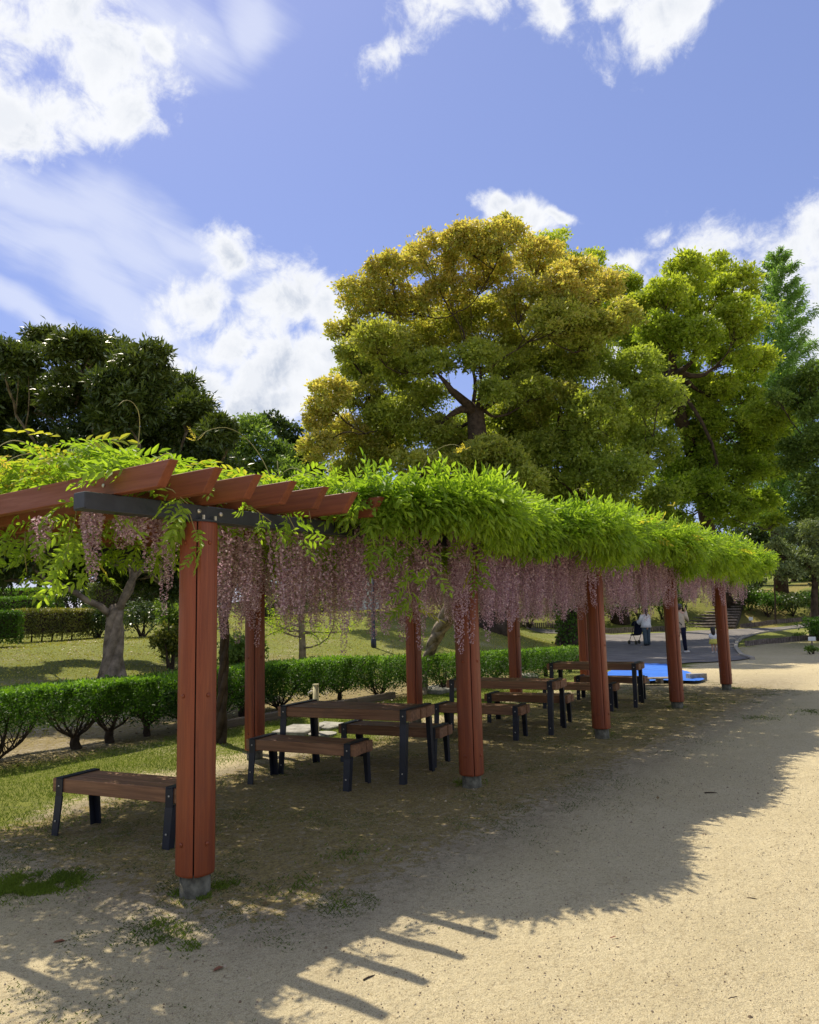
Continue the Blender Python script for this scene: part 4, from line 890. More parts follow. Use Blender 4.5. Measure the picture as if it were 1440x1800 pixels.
# slim pale tree with level branches
bS = at(531, 1150, 19); bS[2] = T(bS[0], bS[1])
rt = empty('slim_garden_tree', bS, label='small pale-barked tree with level branches and light leaf tufts behind the hedge', cat='tree')
mb = MB(); mb.tube([(0, 0, -.1), (.02, 0, .6), (0, .03, 1.4), (.03, 0, 2.3)], [.10, .085, .07, .03], 10); mb.build('trunk', M_barkg, rt, True)
br = MB(); Q = []; TI = []
for k in range(17):
    a = rng.uniform(0, 6.28); z = rng.uniform(.55, 2.2); L = rng.uniform(.8, 1.5); d = np.array([math.cos(a), math.sin(a), rng.uniform(-.08, .25)]); p = np.array([0, 0, z]); pts = [p]
    for q in range(6):
        p = p + d * L / 6; d = unit(d + rng.normal(size=3) * .18); pts.append(p)
        if q > 1:
            n = 34; P = p + rng.normal(size=(n, 3)) * [.10, .10, .05]; Q.append(leaf_quads(P, unit(rng.normal(size=(n, 3)) + [0, 0, .5]), rnd_dirs(n), .065, .03)); TI.append(rng.random(n))
    br.tube(pts, list(np.linspace(.026, .008, len(pts))), 6)
br.build('limb', M_barkg, rt, True); tag(quads('crown', np.concatenate(Q), M_lime, rt, np.concatenate(TI), np.concatenate(TI) * .3), kind='stuff')
# ivy on camphor B's trunk
n = 1800; a = rng.uniform(0, 6.28, n); z = rng.uniform(0.1, 3.0, n); r = .60 + .3 * np.exp(-z * 2.5) + rng.random(n) * .07
P = np.stack([np.cos(a) * r, np.sin(a) * r, z], 1); keep = (np.sin(a * 2 + 1) + .3 * z > -.6)
iv = empty('ivy', baseB, label='green ivy climbing the wide trunk beyond the third post', cat='climbing plant')
tag(quads('foliage', leaf_quads(P, unit(rng.normal(size=(n, 3)) + [0, 0, -.6]), unit(P * [1, 1, 0] + rng.normal(size=(n, 3)) * .3), .13, .10)[keep], M_hedge, iv, rng.random(keep.sum()), rng.random(keep.sum()) * .2), kind='stuff')

# ------------------------------------------------------------------ the clipped hedge in front, shrub by shrub
def hl(s): return np.interp(s, [2, 8, 9.2, 11.6, 13.5, 16, 18.6, 20], [9.55, 9.65, 10.1, 10.0, 9.3, 8.9, 8.7, 8.6])
hs = [2.9, 3.9, 4.95, 5.97, 6.5, 7.1, 7.75, 8.5, 9.3, 10.1, 10.9, 11.7, 12.5, 13.3, 14.2, 15.1, 16.0, 17.0, 18.2, 19.6]
hlab = ['hedge shrub at the far left edge of the photo', 'wide open hedge shrub at left with many thin stems', 'many-stemmed hedge shrub, first with its fan of bare stems in view', 'hedge shrub left of the lone bench with a short thick trunk', 'narrow hedge shrub behind the lone bench', 'hedge shrub behind the right end of the lone bench', 'hedge shrub just left of the nearest post', 'hedge shrub behind the dark wisteria trunk', 'hedge shrub right behind the first back-row post', 'hedge shrub right of the first back-row post, above the low kerb',
        'hedge shrub behind the cream tap post', 'hedge shrub behind the middle of the closest table', 'hedge shrub left of the second back-row post', 'hedge shrub behind the pale wisteria trunk', 'sunlit hedge shrub left of the second front post', 'hedge shrub right of the second front post', 'hedge shrub behind the third back-row post', 'hedge shrub between the third back-row post and the fourth', 'hedge shrub behind the third front post', 'last hedge shrub, ending at the asphalt path']
for i_, s_ in enumerate(hs):
    c = np.array([s_, float(hl(s_)) + .05 + rng.uniform(-.08, .08), 0]); c[2] = T(c[0], c[1]); nxt = hs[min(i_ + 1, len(hs) - 1)]; prv = hs[max(i_ - 1, 0)]
    hw = max(.42, (nxt - prv) / 4 + .12); top = .82 if s_ < 12 else .80 - .02 * (s_ - 12) ; dp = .56
    root = empty('hedge_shrub', c, label=hlab[i_], cat='hedge shrub', group='shrubs of the clipped front hedge')
    br = MB(); ns = 12 if i_ in (1, 2, 7, 9, 12, 14, 15) else 8; low = .42 if s_ < 7 else .60
    for k in range(ns):
        a = 2.4 * k + rng.random(); e = np.array([math.cos(a) * hw * rng.uniform(.4, 1.0), math.sin(a) * dp * rng.uniform(.3, .9), top * rng.uniform(.55, .9)])
        trunk_top = np.array([0, 0, .04 if ns == 12 else .16]); st_ = trunk_top + [math.cos(a) * .03, math.sin(a) * .03, 0]
        mid_ = st_ + (e - st_) * [.55, .55, .33]; pts = curve_pts([st_ + [0, 0, -.12], st_, mid_, e], 3)
        br.tube(pts, list(np.linspace(.026 if ns == 8 else .017, .007, len(pts))), 6)
        for q in range(5):
            s2 = pts[int(rng.integers(4, len(pts)))]; e2 = s2 + np.array([rng.normal() * .16, rng.normal() * .16, rng.uniform(.12, .3)]); br.tube([s2, (s2 + e2) / 2 + rng.normal(size=3) * .02, e2], [.008, .006, .003], 4)
    if ns == 8: k_ = rng.uniform(.6, 1.1); br.tube([(rng.normal() * .05, 0, -.15), (0, 0, .08), (.01, 0, .2)], [.075 * k_, .06 * k_, .05 * k_], 8, lump=.12)
    br.build('stem', M_bark, root, True)
    n = int(6500 * (hw / .5) * (1.0 if s_ < 13 else .6)); u = rng.uniform(-1, 1, n); v = rng.uniform(-1, 1, n)
    ztop = top + .035 * (vnoise((s_ + u * hw) * 5, v * 4 + s_, 71) - .3) - .07 * (np.abs(v) ** 4)
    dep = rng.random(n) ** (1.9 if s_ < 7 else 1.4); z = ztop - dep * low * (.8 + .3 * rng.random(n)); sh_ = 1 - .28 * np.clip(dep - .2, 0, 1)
    P = np.stack([u * hw * sh_, v * dp * sh_, z], 1)
    side = rng.random(n) < .35
    P[side, 1] = np.sign(v[side]) * dp * (.93 + .07 * rng.random(side.sum())) * sh_[side]
    cl = vnoise(P[:, 0] * 14 + 50, P[:, 1] * 14 + 50, 72); P[:, 2] += (cl - .5) * .05
    A = unit(np.stack([rng.normal(size=n) * .7, rng.normal(size=n) * .7 + .5 * np.sign(v) * side, rng.uniform(-.1, 1.2, n)], 1)); N = unit(rng.normal(size=(n, 3)) + [0, 0, .6])
    Lf = rng.uniform(.035, .07, n)
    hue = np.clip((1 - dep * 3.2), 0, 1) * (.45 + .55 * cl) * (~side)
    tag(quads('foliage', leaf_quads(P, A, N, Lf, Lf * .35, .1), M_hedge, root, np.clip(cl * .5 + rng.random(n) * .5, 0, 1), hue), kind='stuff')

bush('garden_shrub', 128, 1088, 33, 46, 62, M_dark, 'dark rounded shrub closing the gap right of the flat-topped hedges', n=2600, leaf=.13)
bush('garden_shrub', 200, 1085, 36, 50, 66, M_dark, 'dark shrub far behind the gnarled trunk, between the hedges', n=2600, leaf=.13)
# clipped box hedges on the upper left
def boxhedge(p0, p1, wd, h, matl, label, gold, n=5000, stems=True, leaf=.07):
    p0 = np.array(p0, float); p1 = np.array(p1, float); c = (p0 + p1) / 2; d = p1 - p0; L = np.linalg.norm(d[:2]); a = math.atan2(d[1], d[0])
    root = empty('clipped_hedge', (c[0], c[1], T(c[0], c[1])), a, label=label, cat='hedge', group='clipped hedges beyond the lawn')
    f = rng.integers(0, 5, n); U = rng.uniform(-.5, .5, (n, 3)); P = U * [L, wd, h * .85] + [0, 0, h * .55]
    P[f <= 1, 2] = h * .975; P[f == 2, 1] = -wd / 2; P[f == 3, 1] = wd / 2; e = f == 4; P[e, 0] = np.sign(U[e, 0]) * L / 2
    P += rng.normal(size=P.shape) * .025
    nrm = np.zeros((n, 3)); nrm[f <= 1, 2] = 1; nrm[f == 2, 1] = -1; nrm[f == 3, 1] = 1; nrm[e, 0] = np.sign(U[e, 0])
    A = unit(rng.normal(size=(n, 3)) + nrm * .3); N = unit(nrm + rng.normal(size=(n, 3)) * .6)
    core = MB(); core.box((-L / 2 + .1, -wd / 2 + .1, .25 * h), (L / 2 - .1, wd / 2 - .1, h - .1)); core.build('inner_growth', M_bark, root)
    st_ = MB()
    for k in range(int(L / .35)): x = -L / 2 + .15 + k * .35; st_.tube([(x, 0, -.1), (x + .02, 0, .2), (x + rng.normal() * .05, 0, h * .4)], [.03, .025, .015], 5)
    st_.build('stem', M_bark, root, True)
    cl = vnoise(P[:, 0] * 3 + 9, P[:, 2] * 3 + P[:, 1] * 3, 77)
    tag(quads('foliage', leaf_quads(P, A, N, leaf, leaf * .5), matl, root, np.clip(cl * .6 + rng.random(n) * .4, 0, 1), np.clip(gold * (.5 + cl) * np.where(f <= 1, 1.3, .7), 0, 1)), kind='stuff')
boxhedge(on(-60, 20.5), on(26, 21.5), 1.0, .95, M_hedge, 'dark green clipped hedge block at the left edge, nearest of the group', .15, 7000)
boxhedge(on(30, 24), on(150, 26), .9, 1.0, M_box, 'bronze-tinted clipped hedge with bare stems at its foot, lit from above', .75, 9000)
boxhedge(on(-80, 30), on(88, 31), 1.4, 1.05, M_hedge, 'long low dark green hedge behind the bronze one', .35, 9000, leaf=.09)
boxhedge(on(-80, 36), on(110, 38), 2.0, 1.35, M_hedge, 'flat-topped sunlit green hedge at the skyline, farthest of the group', .9, 9000, leaf=.11)
boxhedge(on(160, 30), on(320, 32), 1.2, 1.3, M_box, 'shaded hedge behind the gnarled evergreen trunk', .2, 8000, leaf=.09)

# ------------------------------------------------------------------ grass, weeds and litter
def blades(name, P, H, W_, mat_, lean=.5, **kw):
    n = len(P); a = rng.uniform(0, 6.28, n); A = unit(np.stack([np.cos(a) * lean, np.sin(a) * lean, np.ones(n)], 1)); N = unit(np.stack([np.cos(a + 1.2), np.sin(a + 1.2), .2 + 0 * a], 1))
    cl = vnoise(P[:, 0] * 3, P[:, 1] * 3, 91)
    o = quads(name, leaf_quads(P, A, N, H, W_), mat_, None, np.clip(cl * .6 + rng.random(n) * .4, 0, 1)); return tag(o, **kw)
n = 90000; x = rng.uniform(2.5, 16, n); y = rng.uniform(6.1, 9.3, n); g_ = grassf(x, y); nn_ = vnoise(x * 2.5, y * 2.5, 93)
k = rng.random(n) < np.clip(g_ * 1.35 * (.35 + nn_), 0, 1); x, y = x[k], y[k]
blades('grass', np.stack([x, y, terrain(x, y) - .005], 1), rng.uniform(.015, .05, len(x)), .006, M_grass, .7, label='short green grass between the pergola and the hedge', cat='grass', kind='stuff')
# weeds on the sand in patches
n = 330000; x = 1.2 + 17 * rng.random(n) ** 1.25; y = rng.uniform(2.0, 6.6, n); nn_ = vnoise(x * 1.6, y * 1.6, 94) * .40 + vnoise(x * 6, y * 6, 95) * .35 + vnoise(x * 15, y * 15, 96) * .25
k = rng.random(n) < np.clip((nn_ - .50) * 4.0, 0, 1) * ss(2.1, 3.4, y) * .8
for (cx_, cy_) in [hit(60, 1560)[:2], hit(340, 1560)[:2], hit(270, 1640)[:2], hit(380, 1555)[:2], hit(20, 1560)[:2], hit(600, 1590)[:2], hit(1330, 1262)[:2], hit(1440, 1250)[:2]]:
    k |= (np.hypot(x - cx_, (y - cy_)) < .22) & (rng.random(n) < .9)
ex = []
for (px, py, r_, m_n) in [(60, 1562, .20, 2600), (105, 1553, .16, 1500), (10, 1567, .18, 1700), (40, 1545, .12, 600), (345, 1578, .10, 500), (318, 1572, .06, 200), (395, 1562, .10, 400), (815, 1378, .12, 300), (1060, 1290, .15, 300), (1190, 1243, .15, 250), (1290, 1210, .2, 300), (520, 1560, .2, 260), (620, 1500, .25, 300), (285, 1650, .16, 260), (340, 1665, .10, 160), (275, 1630, .12, 200), (830, 1375, .13, 220), (1430, 1252, .25, 300), (1350, 1262, .3, 220), (600, 1590, .12, 120)]:
    c = hit(px, py); q = rng.normal(size=(m_n, 2)) * r_ * .55; ex.append(c[:2] + q * [1, 1])
ex = np.concatenate(ex); ex = ex[vnoise(ex[:, 0] * 11, ex[:, 1] * 11, 97) + .4 * vnoise(ex[:, 0] * 27, ex[:, 1] * 27, 98) > .58]; x, y = x[k], y[k]
blades('weed_tufts', np.stack([ex[:, 0], ex[:, 1], terrain(ex[:, 0], ex[:, 1]) - .004], 1), rng.uniform(.012, .045, len(ex)), .007, M_grass, 1.0, label='denser green weed tufts round the nearest post and at the lower left', cat='weeds', kind='stuff')
blades('weeds', np.stack([x, y, terrain(x, y) - .004], 1), rng.uniform(.008, .028, len(x)), .005, M_weed, 1.3, label='patchy low weeds scattered over the trodden sand', cat='weeds', kind='stuff')
# mound grass
n = 90000; x = rng.uniform(4, 40, n); y = rng.uniform(11, 32, n); b_ = x * SY - y * CY; d_ = x * CY + y * SY
k = (b_ < 7) & (d_ < 40) & (rng.random(n) < .8); x, y = x[k], y[k]
blades('mound_grass', np.stack([x, y, terrain(x, y) - .01], 1), rng.uniform(.03, .07, len(x)), .022, M_dry, 1.0, label='rough grass on the mound behind the hedge', cat='grass', kind='stuff')
# fallen leaves
n = 26000; x = rng.uniform(2, 42, n); y = rng.uniform(2.2, 30, n); li = litterf(x, y); k = rng.random(n) < li * np.where(y > 9, 1, .10); x, y = x[k], y[k]; n = len(x)
P = np.stack([x, y, terrain(x, y) + .008], 1)
tag(quads('leaf_litter', leaf_quads(P, unit(rng.normal(size=(n, 3)) * [1, 1, .2]), unit(rng.normal(size=(n, 3)) * .35 + [0, 0, 1]), rng.uniform(.03, .09, n) * np.where(y > 9, 1, .6), .03, .2), M_litter, None, rng.random(n)), label='dry fallen leaves scattered under the trees and hedge', cat='leaf litter', kind='stuff')
# pebbles and crumbs in the sand
n = 22000; x = rng.uniform(1.5, 9, n); y = rng.uniform(-3.5, 5.5, n); z = terrain(x, y); sz = rng.uniform(.002, .0065, n) * (1 + (rng.random(n) < .03) * 1.0)
V8 = []
P = np.stack([x, y, z], 1); a = rng.uniform(0, 6.28, n)
ex_ = np.stack([np.cos(a), np.sin(a), 0 * a], 1) * sz[:, None]; ey_ = np.stack([-np.sin(a), np.cos(a), 0 * a], 1) * sz[:, None] * .7; tp = P + np.array([0, 0, 1]) * (sz * .8)[:, None]
Qp = np.concatenate([np.stack([P + ex_, P + ey_, tp + ey_ * .3, tp + ex_ * .3], 1), np.stack([P + ey_, P - ex_, tp - ex_ * .3, tp + ey_ * .3], 1), np.stack([P - ex_, P - ey_, tp - ey_ * .3, tp - ex_ * .3], 1), np.stack([P - ey_, P + ex_, tp + ex_ * .3, tp - ey_ * .3], 1), np.stack([tp + ex_ * .3, tp + ey_ * .3, tp - ex_ * .3, tp - ey_ * .3], 1)])
M_peb = leafmat('pebble', (0.16, 0.11, 0.06), (0.45, 0.38, 0.27), trans=0.0)
tag(quads('pebbles', Qp, M_peb, None, np.tile(rng.random(n) ** 1.5, 5)), label='tiny pebbles and crumbs strewn over the open sand', cat='pebbles', kind='stuff')

# twigs on the sand
def twig(px, py, L, a, r, label):
    c = hit(px, py); root = empty('fallen_twig', c, a, label=label, cat='twig')
    mb = MB(); mb.tube([(-L / 2, 0, r), (-L / 6, L * .05, r * 1.4), (L / 5, L * .02, r * 1.6), (L / 2, L * .08, r)], [r, r * .95, r * .8, r * .35], 6); mb.build('stick', M_bark, root, True)
    mb = MB(); mb.tube([(L / 6, L * .02, r), (L * .25, L * .12, r * 1.2)], [r * .5, r * .25], 5); mb.build('side_twig', M_bark, root, True)
twig(1290, 1758, .075, YAW - R(68), .005, 'short brown twig on the sunlit sand at the lower right')
twig(650, 1720, .07, YAW - R(50), .004, 'small twig at the shadow edge near the bottom')
twig(1250, 1395, .11, YAW - R(100), .006, 'twig lying just inside the pergola shadow')
twig(1323, 1582, .06, YAW - R(120), .005, 'tiny curled dry twig on the open sand at right')
for i_, (px, py, lab) in enumerate([(385, 1705, 'brown curled leaf on the shaded sand below the nearest post'), (1080, 1352 + 300, 'dry leaf on the open sand right of centre'), (105, 1657, 'reddish dry leaf on the shaded sand at lower left')]):
    c = hit(px, py); P = np.array([[0, 0, .006]]); mb = MB()
    mb.add([(-.03, 0, .004), (-.01, .014, .012), (.018, .010, .010), (.034, 0, .005), (.018, -.010, .011), (-.01, -.014, .012), (0, 0, .004)], [(0, 6, 1), (1, 6, 2), (2, 6, 3), (3, 6, 4), (4, 6, 5), (5, 6, 0)])
    o = mb.build('dry_leaf', plain('dry_leaf_brown', (0.20, 0.085, 0.045), .7), None, True); o.location = tuple(c); o.rotation_euler = (0, 0, rng.uniform(0, 6)); tag(o, label=lab, cat='leaf')

# ------------------------------------------------------------------ small garden furniture
def slab(px, py, D_, a, wx, wy, h, label):
    c = at(px, py, D_) if D_ else hit(px, py); z = T(c[0], c[1]); mb = MB(); mb.box((-wx / 2, -wy / 2, -.05), (wx / 2, wy / 2, h)); o = mb.build('stone_slab', M_conc, None, bevel=.01); o.location = (c[0], c[1], z); o.rotation_euler = (0, 0, a); tag(o, label=label, cat='slab', group='pale slabs in the grass')
slab(525, 1287, None, R(20), .75, .5, .06, 'grey slab in the grass under the closest table, left one')
slab(575, 1279, None, R(5), .55, .5, .045, 'paler slab in the grass under the closest table, right one')
slab(772, 1217, None, R(8), 1.3, .7, .10, 'pale concrete slab just left of the second front post')
slab(925, 1190, None, R(25), 1.0, .6, .06, 'pale slab right of the third back-row post')
# low timber kerb in front of the hedge
k0 = np.array([7.6, 9.28]); k1 = np.array([12.6, 9.42])
M_sleeper = woodmat('weathered_timber', (0.22, 0.17, 0.12), (0.10, 0.08, 0.06), axis='X', rough=.85)
kb = empty('timber_kerb', (k0[0], k0[1], 0), math.atan2(*(k1 - k0)[::-1]), label='low weathered timber kerb running along the foot of the hedge', cat='kerb')
for i_ in range(4):
    mb = MB(); mb.box((i_ * 1.27, -.06, -.1), (i_ * 1.27 + 1.25, .06, .115)); mb.build('sleeper', M_sleeper, kb, bevel=.01)
# tap post
c = hit(556, 1292); tp_ = empty('tap_post', c, label='short cream water tap post behind the closest table', cat='tap')
M_cream = plain('cream_paint', (0.55, 0.50, 0.30), .6, .3, .15)
mb = MB(); disc(mb, (0, 0), .042, -.1, .68, 14); mb.build('pillar', M_cream, tp_, True); mb = MB(); disc(mb, (0, 0), .046, .68, .70, 14); mb.build('cap', M_cream, tp_)
mb = MB(); q = -_r0; mb.tube([(0, 0, .60), tuple(q * .07 + [0, 0, .60]), tuple(q * .10 + [0, 0, .585]), tuple(q * .11 + [0, 0, .54])], .011, 8); mb.tube([tuple(q * .06 + [0, 0, .61]), tuple(q * .06 + [0, 0, .65])], .006, 6); mb.build('tap', M_bolt, tp_, True)
mb = MB(); disc(mb, (.02, -.1), .2, -.02, .03, 14); mb.build('drain', M_conc, tp_)
# lamp post
c = on(656, 24); lp = empty('lamp_post', c, label='black lamp post rising from the mound behind the hedge', cat='lamp post')
mb = MB(); mb.tube([(0, 0, -.2), (0, 0, .25), (0, 0, .27), (0, 0, 3.0)], [.085, .085, .06, .05], 12); mb.build('pole', M_steel, lp, True)
mb = MB(); mb.tube([(0, 0, 3.0), (0, 0, 3.08), (0, 0, 3.1), (0, 0, 3.16), (0, 0, 3.2)], [.06, .16, .17, .12, .02], 12); mb.build('lamp_head', M_steel, lp, True)
# white cabinet on the mound
c = on(646, 36.5); M_white = plain('white_enamel', (0.62, 0.64, 0.66), .4, .4, .06); rzc = YAW
cb = empty('utility_cabinet', c, rzc, label='white metal double-door utility cabinet on top of the mound', cat='cabinet')
mb = MB(); mb.box((0, -.62, -.1), (.5, .62, 1.5)); mb.build('body', M_white, cb, bevel=.01)
for sg in (-1, 1):
    mb = MB(); y0, y1 = (.012, .58) if sg > 0 else (-.58, -.012); mb.box((-.025, y0, .08), (-.003, y1, 1.42)); dr = mb.build('door', M_white, cb, bevel=.006)
    mb = MB(); mb.box((-.05, sg * .05 - .015, .5), (-.026, sg * .05 + .015, .64)); mb.build('handle', M_steel, dr)
mb = MB(); mb.box((-.05, -.68, 1.505), (.55, .68, 1.56)); mb.build('roof', M_white, cb, bevel=.01)
# stairs up the bank
st0 = on(1247, 46.2); stt = at(1283, 1050, 54.2); dst = unit((stt - st0) * [1, 1, 0]); rzs = math.atan2(dst[1], dst[0])
str_ = empty('garden_stairs', st0, rzs, label='wide timber-edged garden stairs climbing the shaded bank', cat='stairs')
M_step = plain('stair_earth', (0.10, 0.085, 0.07), .9, .1, .3, 3); M_log = plain('stair_timber', (0.17, 0.14, 0.12), .8, .2, .4, 8)
nst = 14; run = .56
for k in range(nst):
    zt = .09 + k * .165 + .05
    mb = MB(); mb.box((k * run + .10, -1.35, -.5), ((k + 1) * run + .10, 1.35, zt)); sp = mb.build('step', M_step, str_)
    mb = MB(); mb.tube([(k * run + .04, -1.38, zt - .045), (k * run + .04, 1.38, zt - .045)], .062, 8); mb.build('riser_log', M_log, sp, True)
# log palisade edgings
def palisade(pxs, label, D0=None, h=.16, sp=.13):
    P = [hit(*q) if D0 is None else on(q[0], q[1]) for q in pxs]; mb = MB(); root = empty('log_edging', P[0], label=label, cat='edging', group='log edgings by the path'); n = 0
    for a, b_ in zip(P[:-1], P[1:]):
        L = np.linalg.norm((b_ - a)[:2]); m_ = max(1, int(L / sp))
        for k in range(m_):
            p = a + (b_ - a) * k / m_; z = T(p[0], p[1]); hh = h + rng.uniform(-.01, .01)
            mb.tube([p * [1, 1, 0] + [0, 0, z - .1] - P[0], p * [1, 1, 0] + [0, 0, z + hh] - P[0]], .055, 6); n += 1
    tag(mb.build('log', M_log, root), kind='stuff')
palisade([(900, 1099), (960, 1103), (1020, 1109), (1075, 1114), (1140, 1111), (1208, 1108)], 'dark upright log edging along the far side of the path, left of the stairs', h=.30)
palisade([(1303, 1104), (1360, 1097), (1440, 1089), (1500, 1084)], 'dark upright log edging along the far side of the path, right of the stairs', h=.25)
palisade([(1312, 1136), (1345, 1132), (1390, 1128), (1440, 1124), (1490, 1120)], 'short log edging across the middle of the island bed', h=.20)
# kerb of the island bed
M_kerb = plain('kerb_stone', (0.34, 0.31, 0.26), .9, .2, .2)
kp = [hit(*q) for q in [(1324, 1160), (1305, 1154), (1297, 1145), (1294, 1137), (1299, 1127), (1315, 1119), (1345, 1112), (1390, 1106), (1440, 1100)]]
kr = empty('island_kerb', kp[0], label='pale rounded kerb around the tip of the island bed', cat='kerb')
cp = curve_pts(kp, 3)
for a, b_ in zip(cp[:-1], cp[1:]):
    v = unit((b_ - a) * [1, 1, 0]); nrm = np.array([-v[1], v[0], 0]) * .06; z0, z1 = T(a[0], a[1]), T(b_[0], b_[1]); a_, bb_ = a + v * .01, b_ - v * .01
    mb = MB(); mb.prism([np.array([*(a_ - nrm)[:2], z0 - .1]) - kp[0], np.array([*(bb_ - nrm)[:2], z1 - .1]) - kp[0], np.array([*(bb_ + nrm)[:2], z1 - .1]) - kp[0], np.array([*(a_ + nrm)[:2], z0 - .1]) - kp[0]],
                        [np.array([*(a_ - nrm)[:2], z0 + .08]) - kp[0], np.array([*(bb_ - nrm)[:2], z1 + .08]) - kp[0], np.array([*(bb_ + nrm)[:2], z1 + .08]) - kp[0], np.array([*(a_ + nrm)[:2], z0 + .08]) - kp[0]]); mb.build('kerb_stone', M_kerb, kr)
# plant signs
def plantsign(px, py, w_, h_, zc, label):
    c = hit(px, py); o = empty('plant_sign', c, YAW, label=label, cat='sign', group='small white plant signs'); mb = MB(); mb.box((-.015, -.02, -.1), (.015, .02, zc)); mb.build('stake', M_log, o)
    mb = MB(); mb.box((-.030, -w_ / 2, zc - h_ / 2), (-.017, w_ / 2, zc + h_ / 2)); mb.build('plate', M_white, o)
plantsign(1321, 1104, .24, .20, .55, 'small white plant sign among the bushes right of the stairs')
plantsign(1428, 1136, .26, .14, .26, 'small white plant sign at the log edging of the island bed')
bush('island_shrub', 1440, 1128, 30, 26, 40, M_hedge, 'low green shrub on the island bed at the right edge', n=1400, leaf=.10)
for q, (px, py) in enumerate([(1425, 1150), (1405, 1120)]):
    bush('island_shrub', px, py, [24.5, 33][q], [12, 10][q], [12, 12][q], M_mid, ['small bright tuft of leaves in the island bed', 'tiny leafy plant near the middle of the island bed'][q], n=300, leaf=.08, lob=3)

# ------------------------------------------------------------------ blue tarp and blocks
TPx = [(1062, 1190), (1080, 1180), (1130, 1169), (1172, 1172), (1200, 1183), (1240, 1199), (1222, 1203), (1175, 1202), (1120, 1203), (1070, 1200)]
TP = np.array([hit(*q)[:2] for q in TPx])
M_tarp = plain('blue_tarp', (0.035, 0.16, 0.62), .45, .4, .12, 3, bump=.3, bscale=8)
tarp = sheet('blue_tarp', TP, M_tarp, .04, .12)
for v in tarp.data.vertices: v.co.z += .035 * vnoise(v.co.x * 2.2, v.co.y * 2.2, 5) + .02 * vnoise(v.co.x * 7, v.co.y * 7, 6)
tag(tarp, label='bright blue tarpaulin spread on the ground at the far end of the pergola', cat='tarp')
def conc_block(px, py, a, lx, ly, lz, nh, label, name='concrete_block', dz=.06):
    c = hit(px, py); mb = MB(); W2 = ly / 2
    mb.box((-lx / 2, -W2, 0), (lx / 2, -W2 + .03, lz)); mb.box((-lx / 2, W2 - .03, 0), (lx / 2, W2, lz))
    for k in range(nh + 1):
        x = -lx / 2 + (lx - .03) * k / nh; mb.box((x, -W2 + .031, .002), (x + .03, W2 - .031, lz - .002))
    mb.box((-lx / 2 + .001, -W2 + .001, lz + .001), (lx / 2 - .001, W2 - .001, lz + .018))
    o = mb.build(name, M_conc); o.location = (c[0], c[1], c[2] + dz); o.rotation_euler = (R(90), 0, a) if nh > 3 else (0, 0, a); tag(o, label=label, cat='block')
conc_block(1221, 1196, YAW - R(78), .42, .20, .16, 4, 'hollow concrete block weighing down the right corner of the tarp')
M_pal = woodmat('grey_board', (0.34, 0.30, 0.24), (0.2, 0.17, 0.13), axis='X', rough=.85)
c = hit(1160, 1204); pl = empty('wooden_pallet', c + [0, 0, .05], YAW - R(88), label='small flat wooden pallet on the near edge of the tarp', cat='pallet')
for k in range(4): mb = MB(); mb.box((-.34, -.16 + k * .083, .09), (.34, -.16 + k * .083 + .075, .108)); mb.build('board', M_pal, pl)
for k in range(3): mb = MB(); mb.box((-.33 + k * .30, -.16, 0.0), (-.27 + k * .30, .16, .088)); mb.build('runner', M_pal, pl)

# ------------------------------------------------------------------ people
M_skin = plain('skin', (0.50, 0.31, 0.22), .55, .3, .08); M_hair = plain('dark_hair', (0.018, 0.014, 0.012), .5, .4, .3)
M_cwhite = plain('white_cloth', (0.72, 0.72, 0.70), .85, .1, .06, bump=.3, bscale=20); M_jean = plain('grey_denim', (0.07, 0.10, 0.12), .9, .1, .2); M_beige = plain('beige_sweatshirt', (0.50, 0.42, 0.31), .9, .1, .08)
M_navy = plain('navy_trousers', (0.012, 0.014, 0.030), .9, .1, .2); M_yel = plain('yellow_cloth', (0.50, 0.46, 0.10), .85, .1, .1); M_shoe = plain('white_shoe', (0.62, 0.60, 0.56), .6, .2, .1)
def skin_obj(name, verts, edges, radii, mat_, parent, sub=2, root_i=0):
    me = bpy.data.meshes.new(name); me.from_pydata(verts, edges, []); o = link(name, me, parent, mat_)
    md = o.modifiers.new('skin', 'SKIN'); md.use_smooth_shade = True
    for v_, r_ in zip(me.skin_vertices[0].data, radii): v_.radius = r_ if hasattr(r_, '__len__') else (r_, r_)
    me.skin_vertices[0].data[root_i].use_root = True
    s2 = o.modifiers.new('sub', 'SUBSURF'); s2.levels = sub; s2.render_levels = sub; return o
def loft(rings, mat_, name, parent, n=20, pleat=0.0, npl=9):
    """rings: (cx, cy, z, rx, ry)"""
    mb = MB(); vs = []
    for i_, (cx_, cy_, z, rx, ry) in enumerate(rings):
        for j in range(n):
            a = 2 * math.pi * j / n; k = 1 + pleat * math.sin(a * npl) * i_ / len(rings); vs.append((cx_ + rx * math.cos(a) * k, cy_ + ry * math.sin(a) * k, z))
    fs = [(i_ * n + j, i_ * n + (j + 1) % n, (i_ + 1) * n + (j + 1) % n, (i_ + 1) * n + j) for i_ in range(len(rings) - 1) for j in range(n)]
    fs += [tuple(range(n - 1, -1, -1)), tuple((len(rings) - 1) * n + j for j in range(n))]
    return mb.add(vs, fs).build(name, mat_, parent, True)
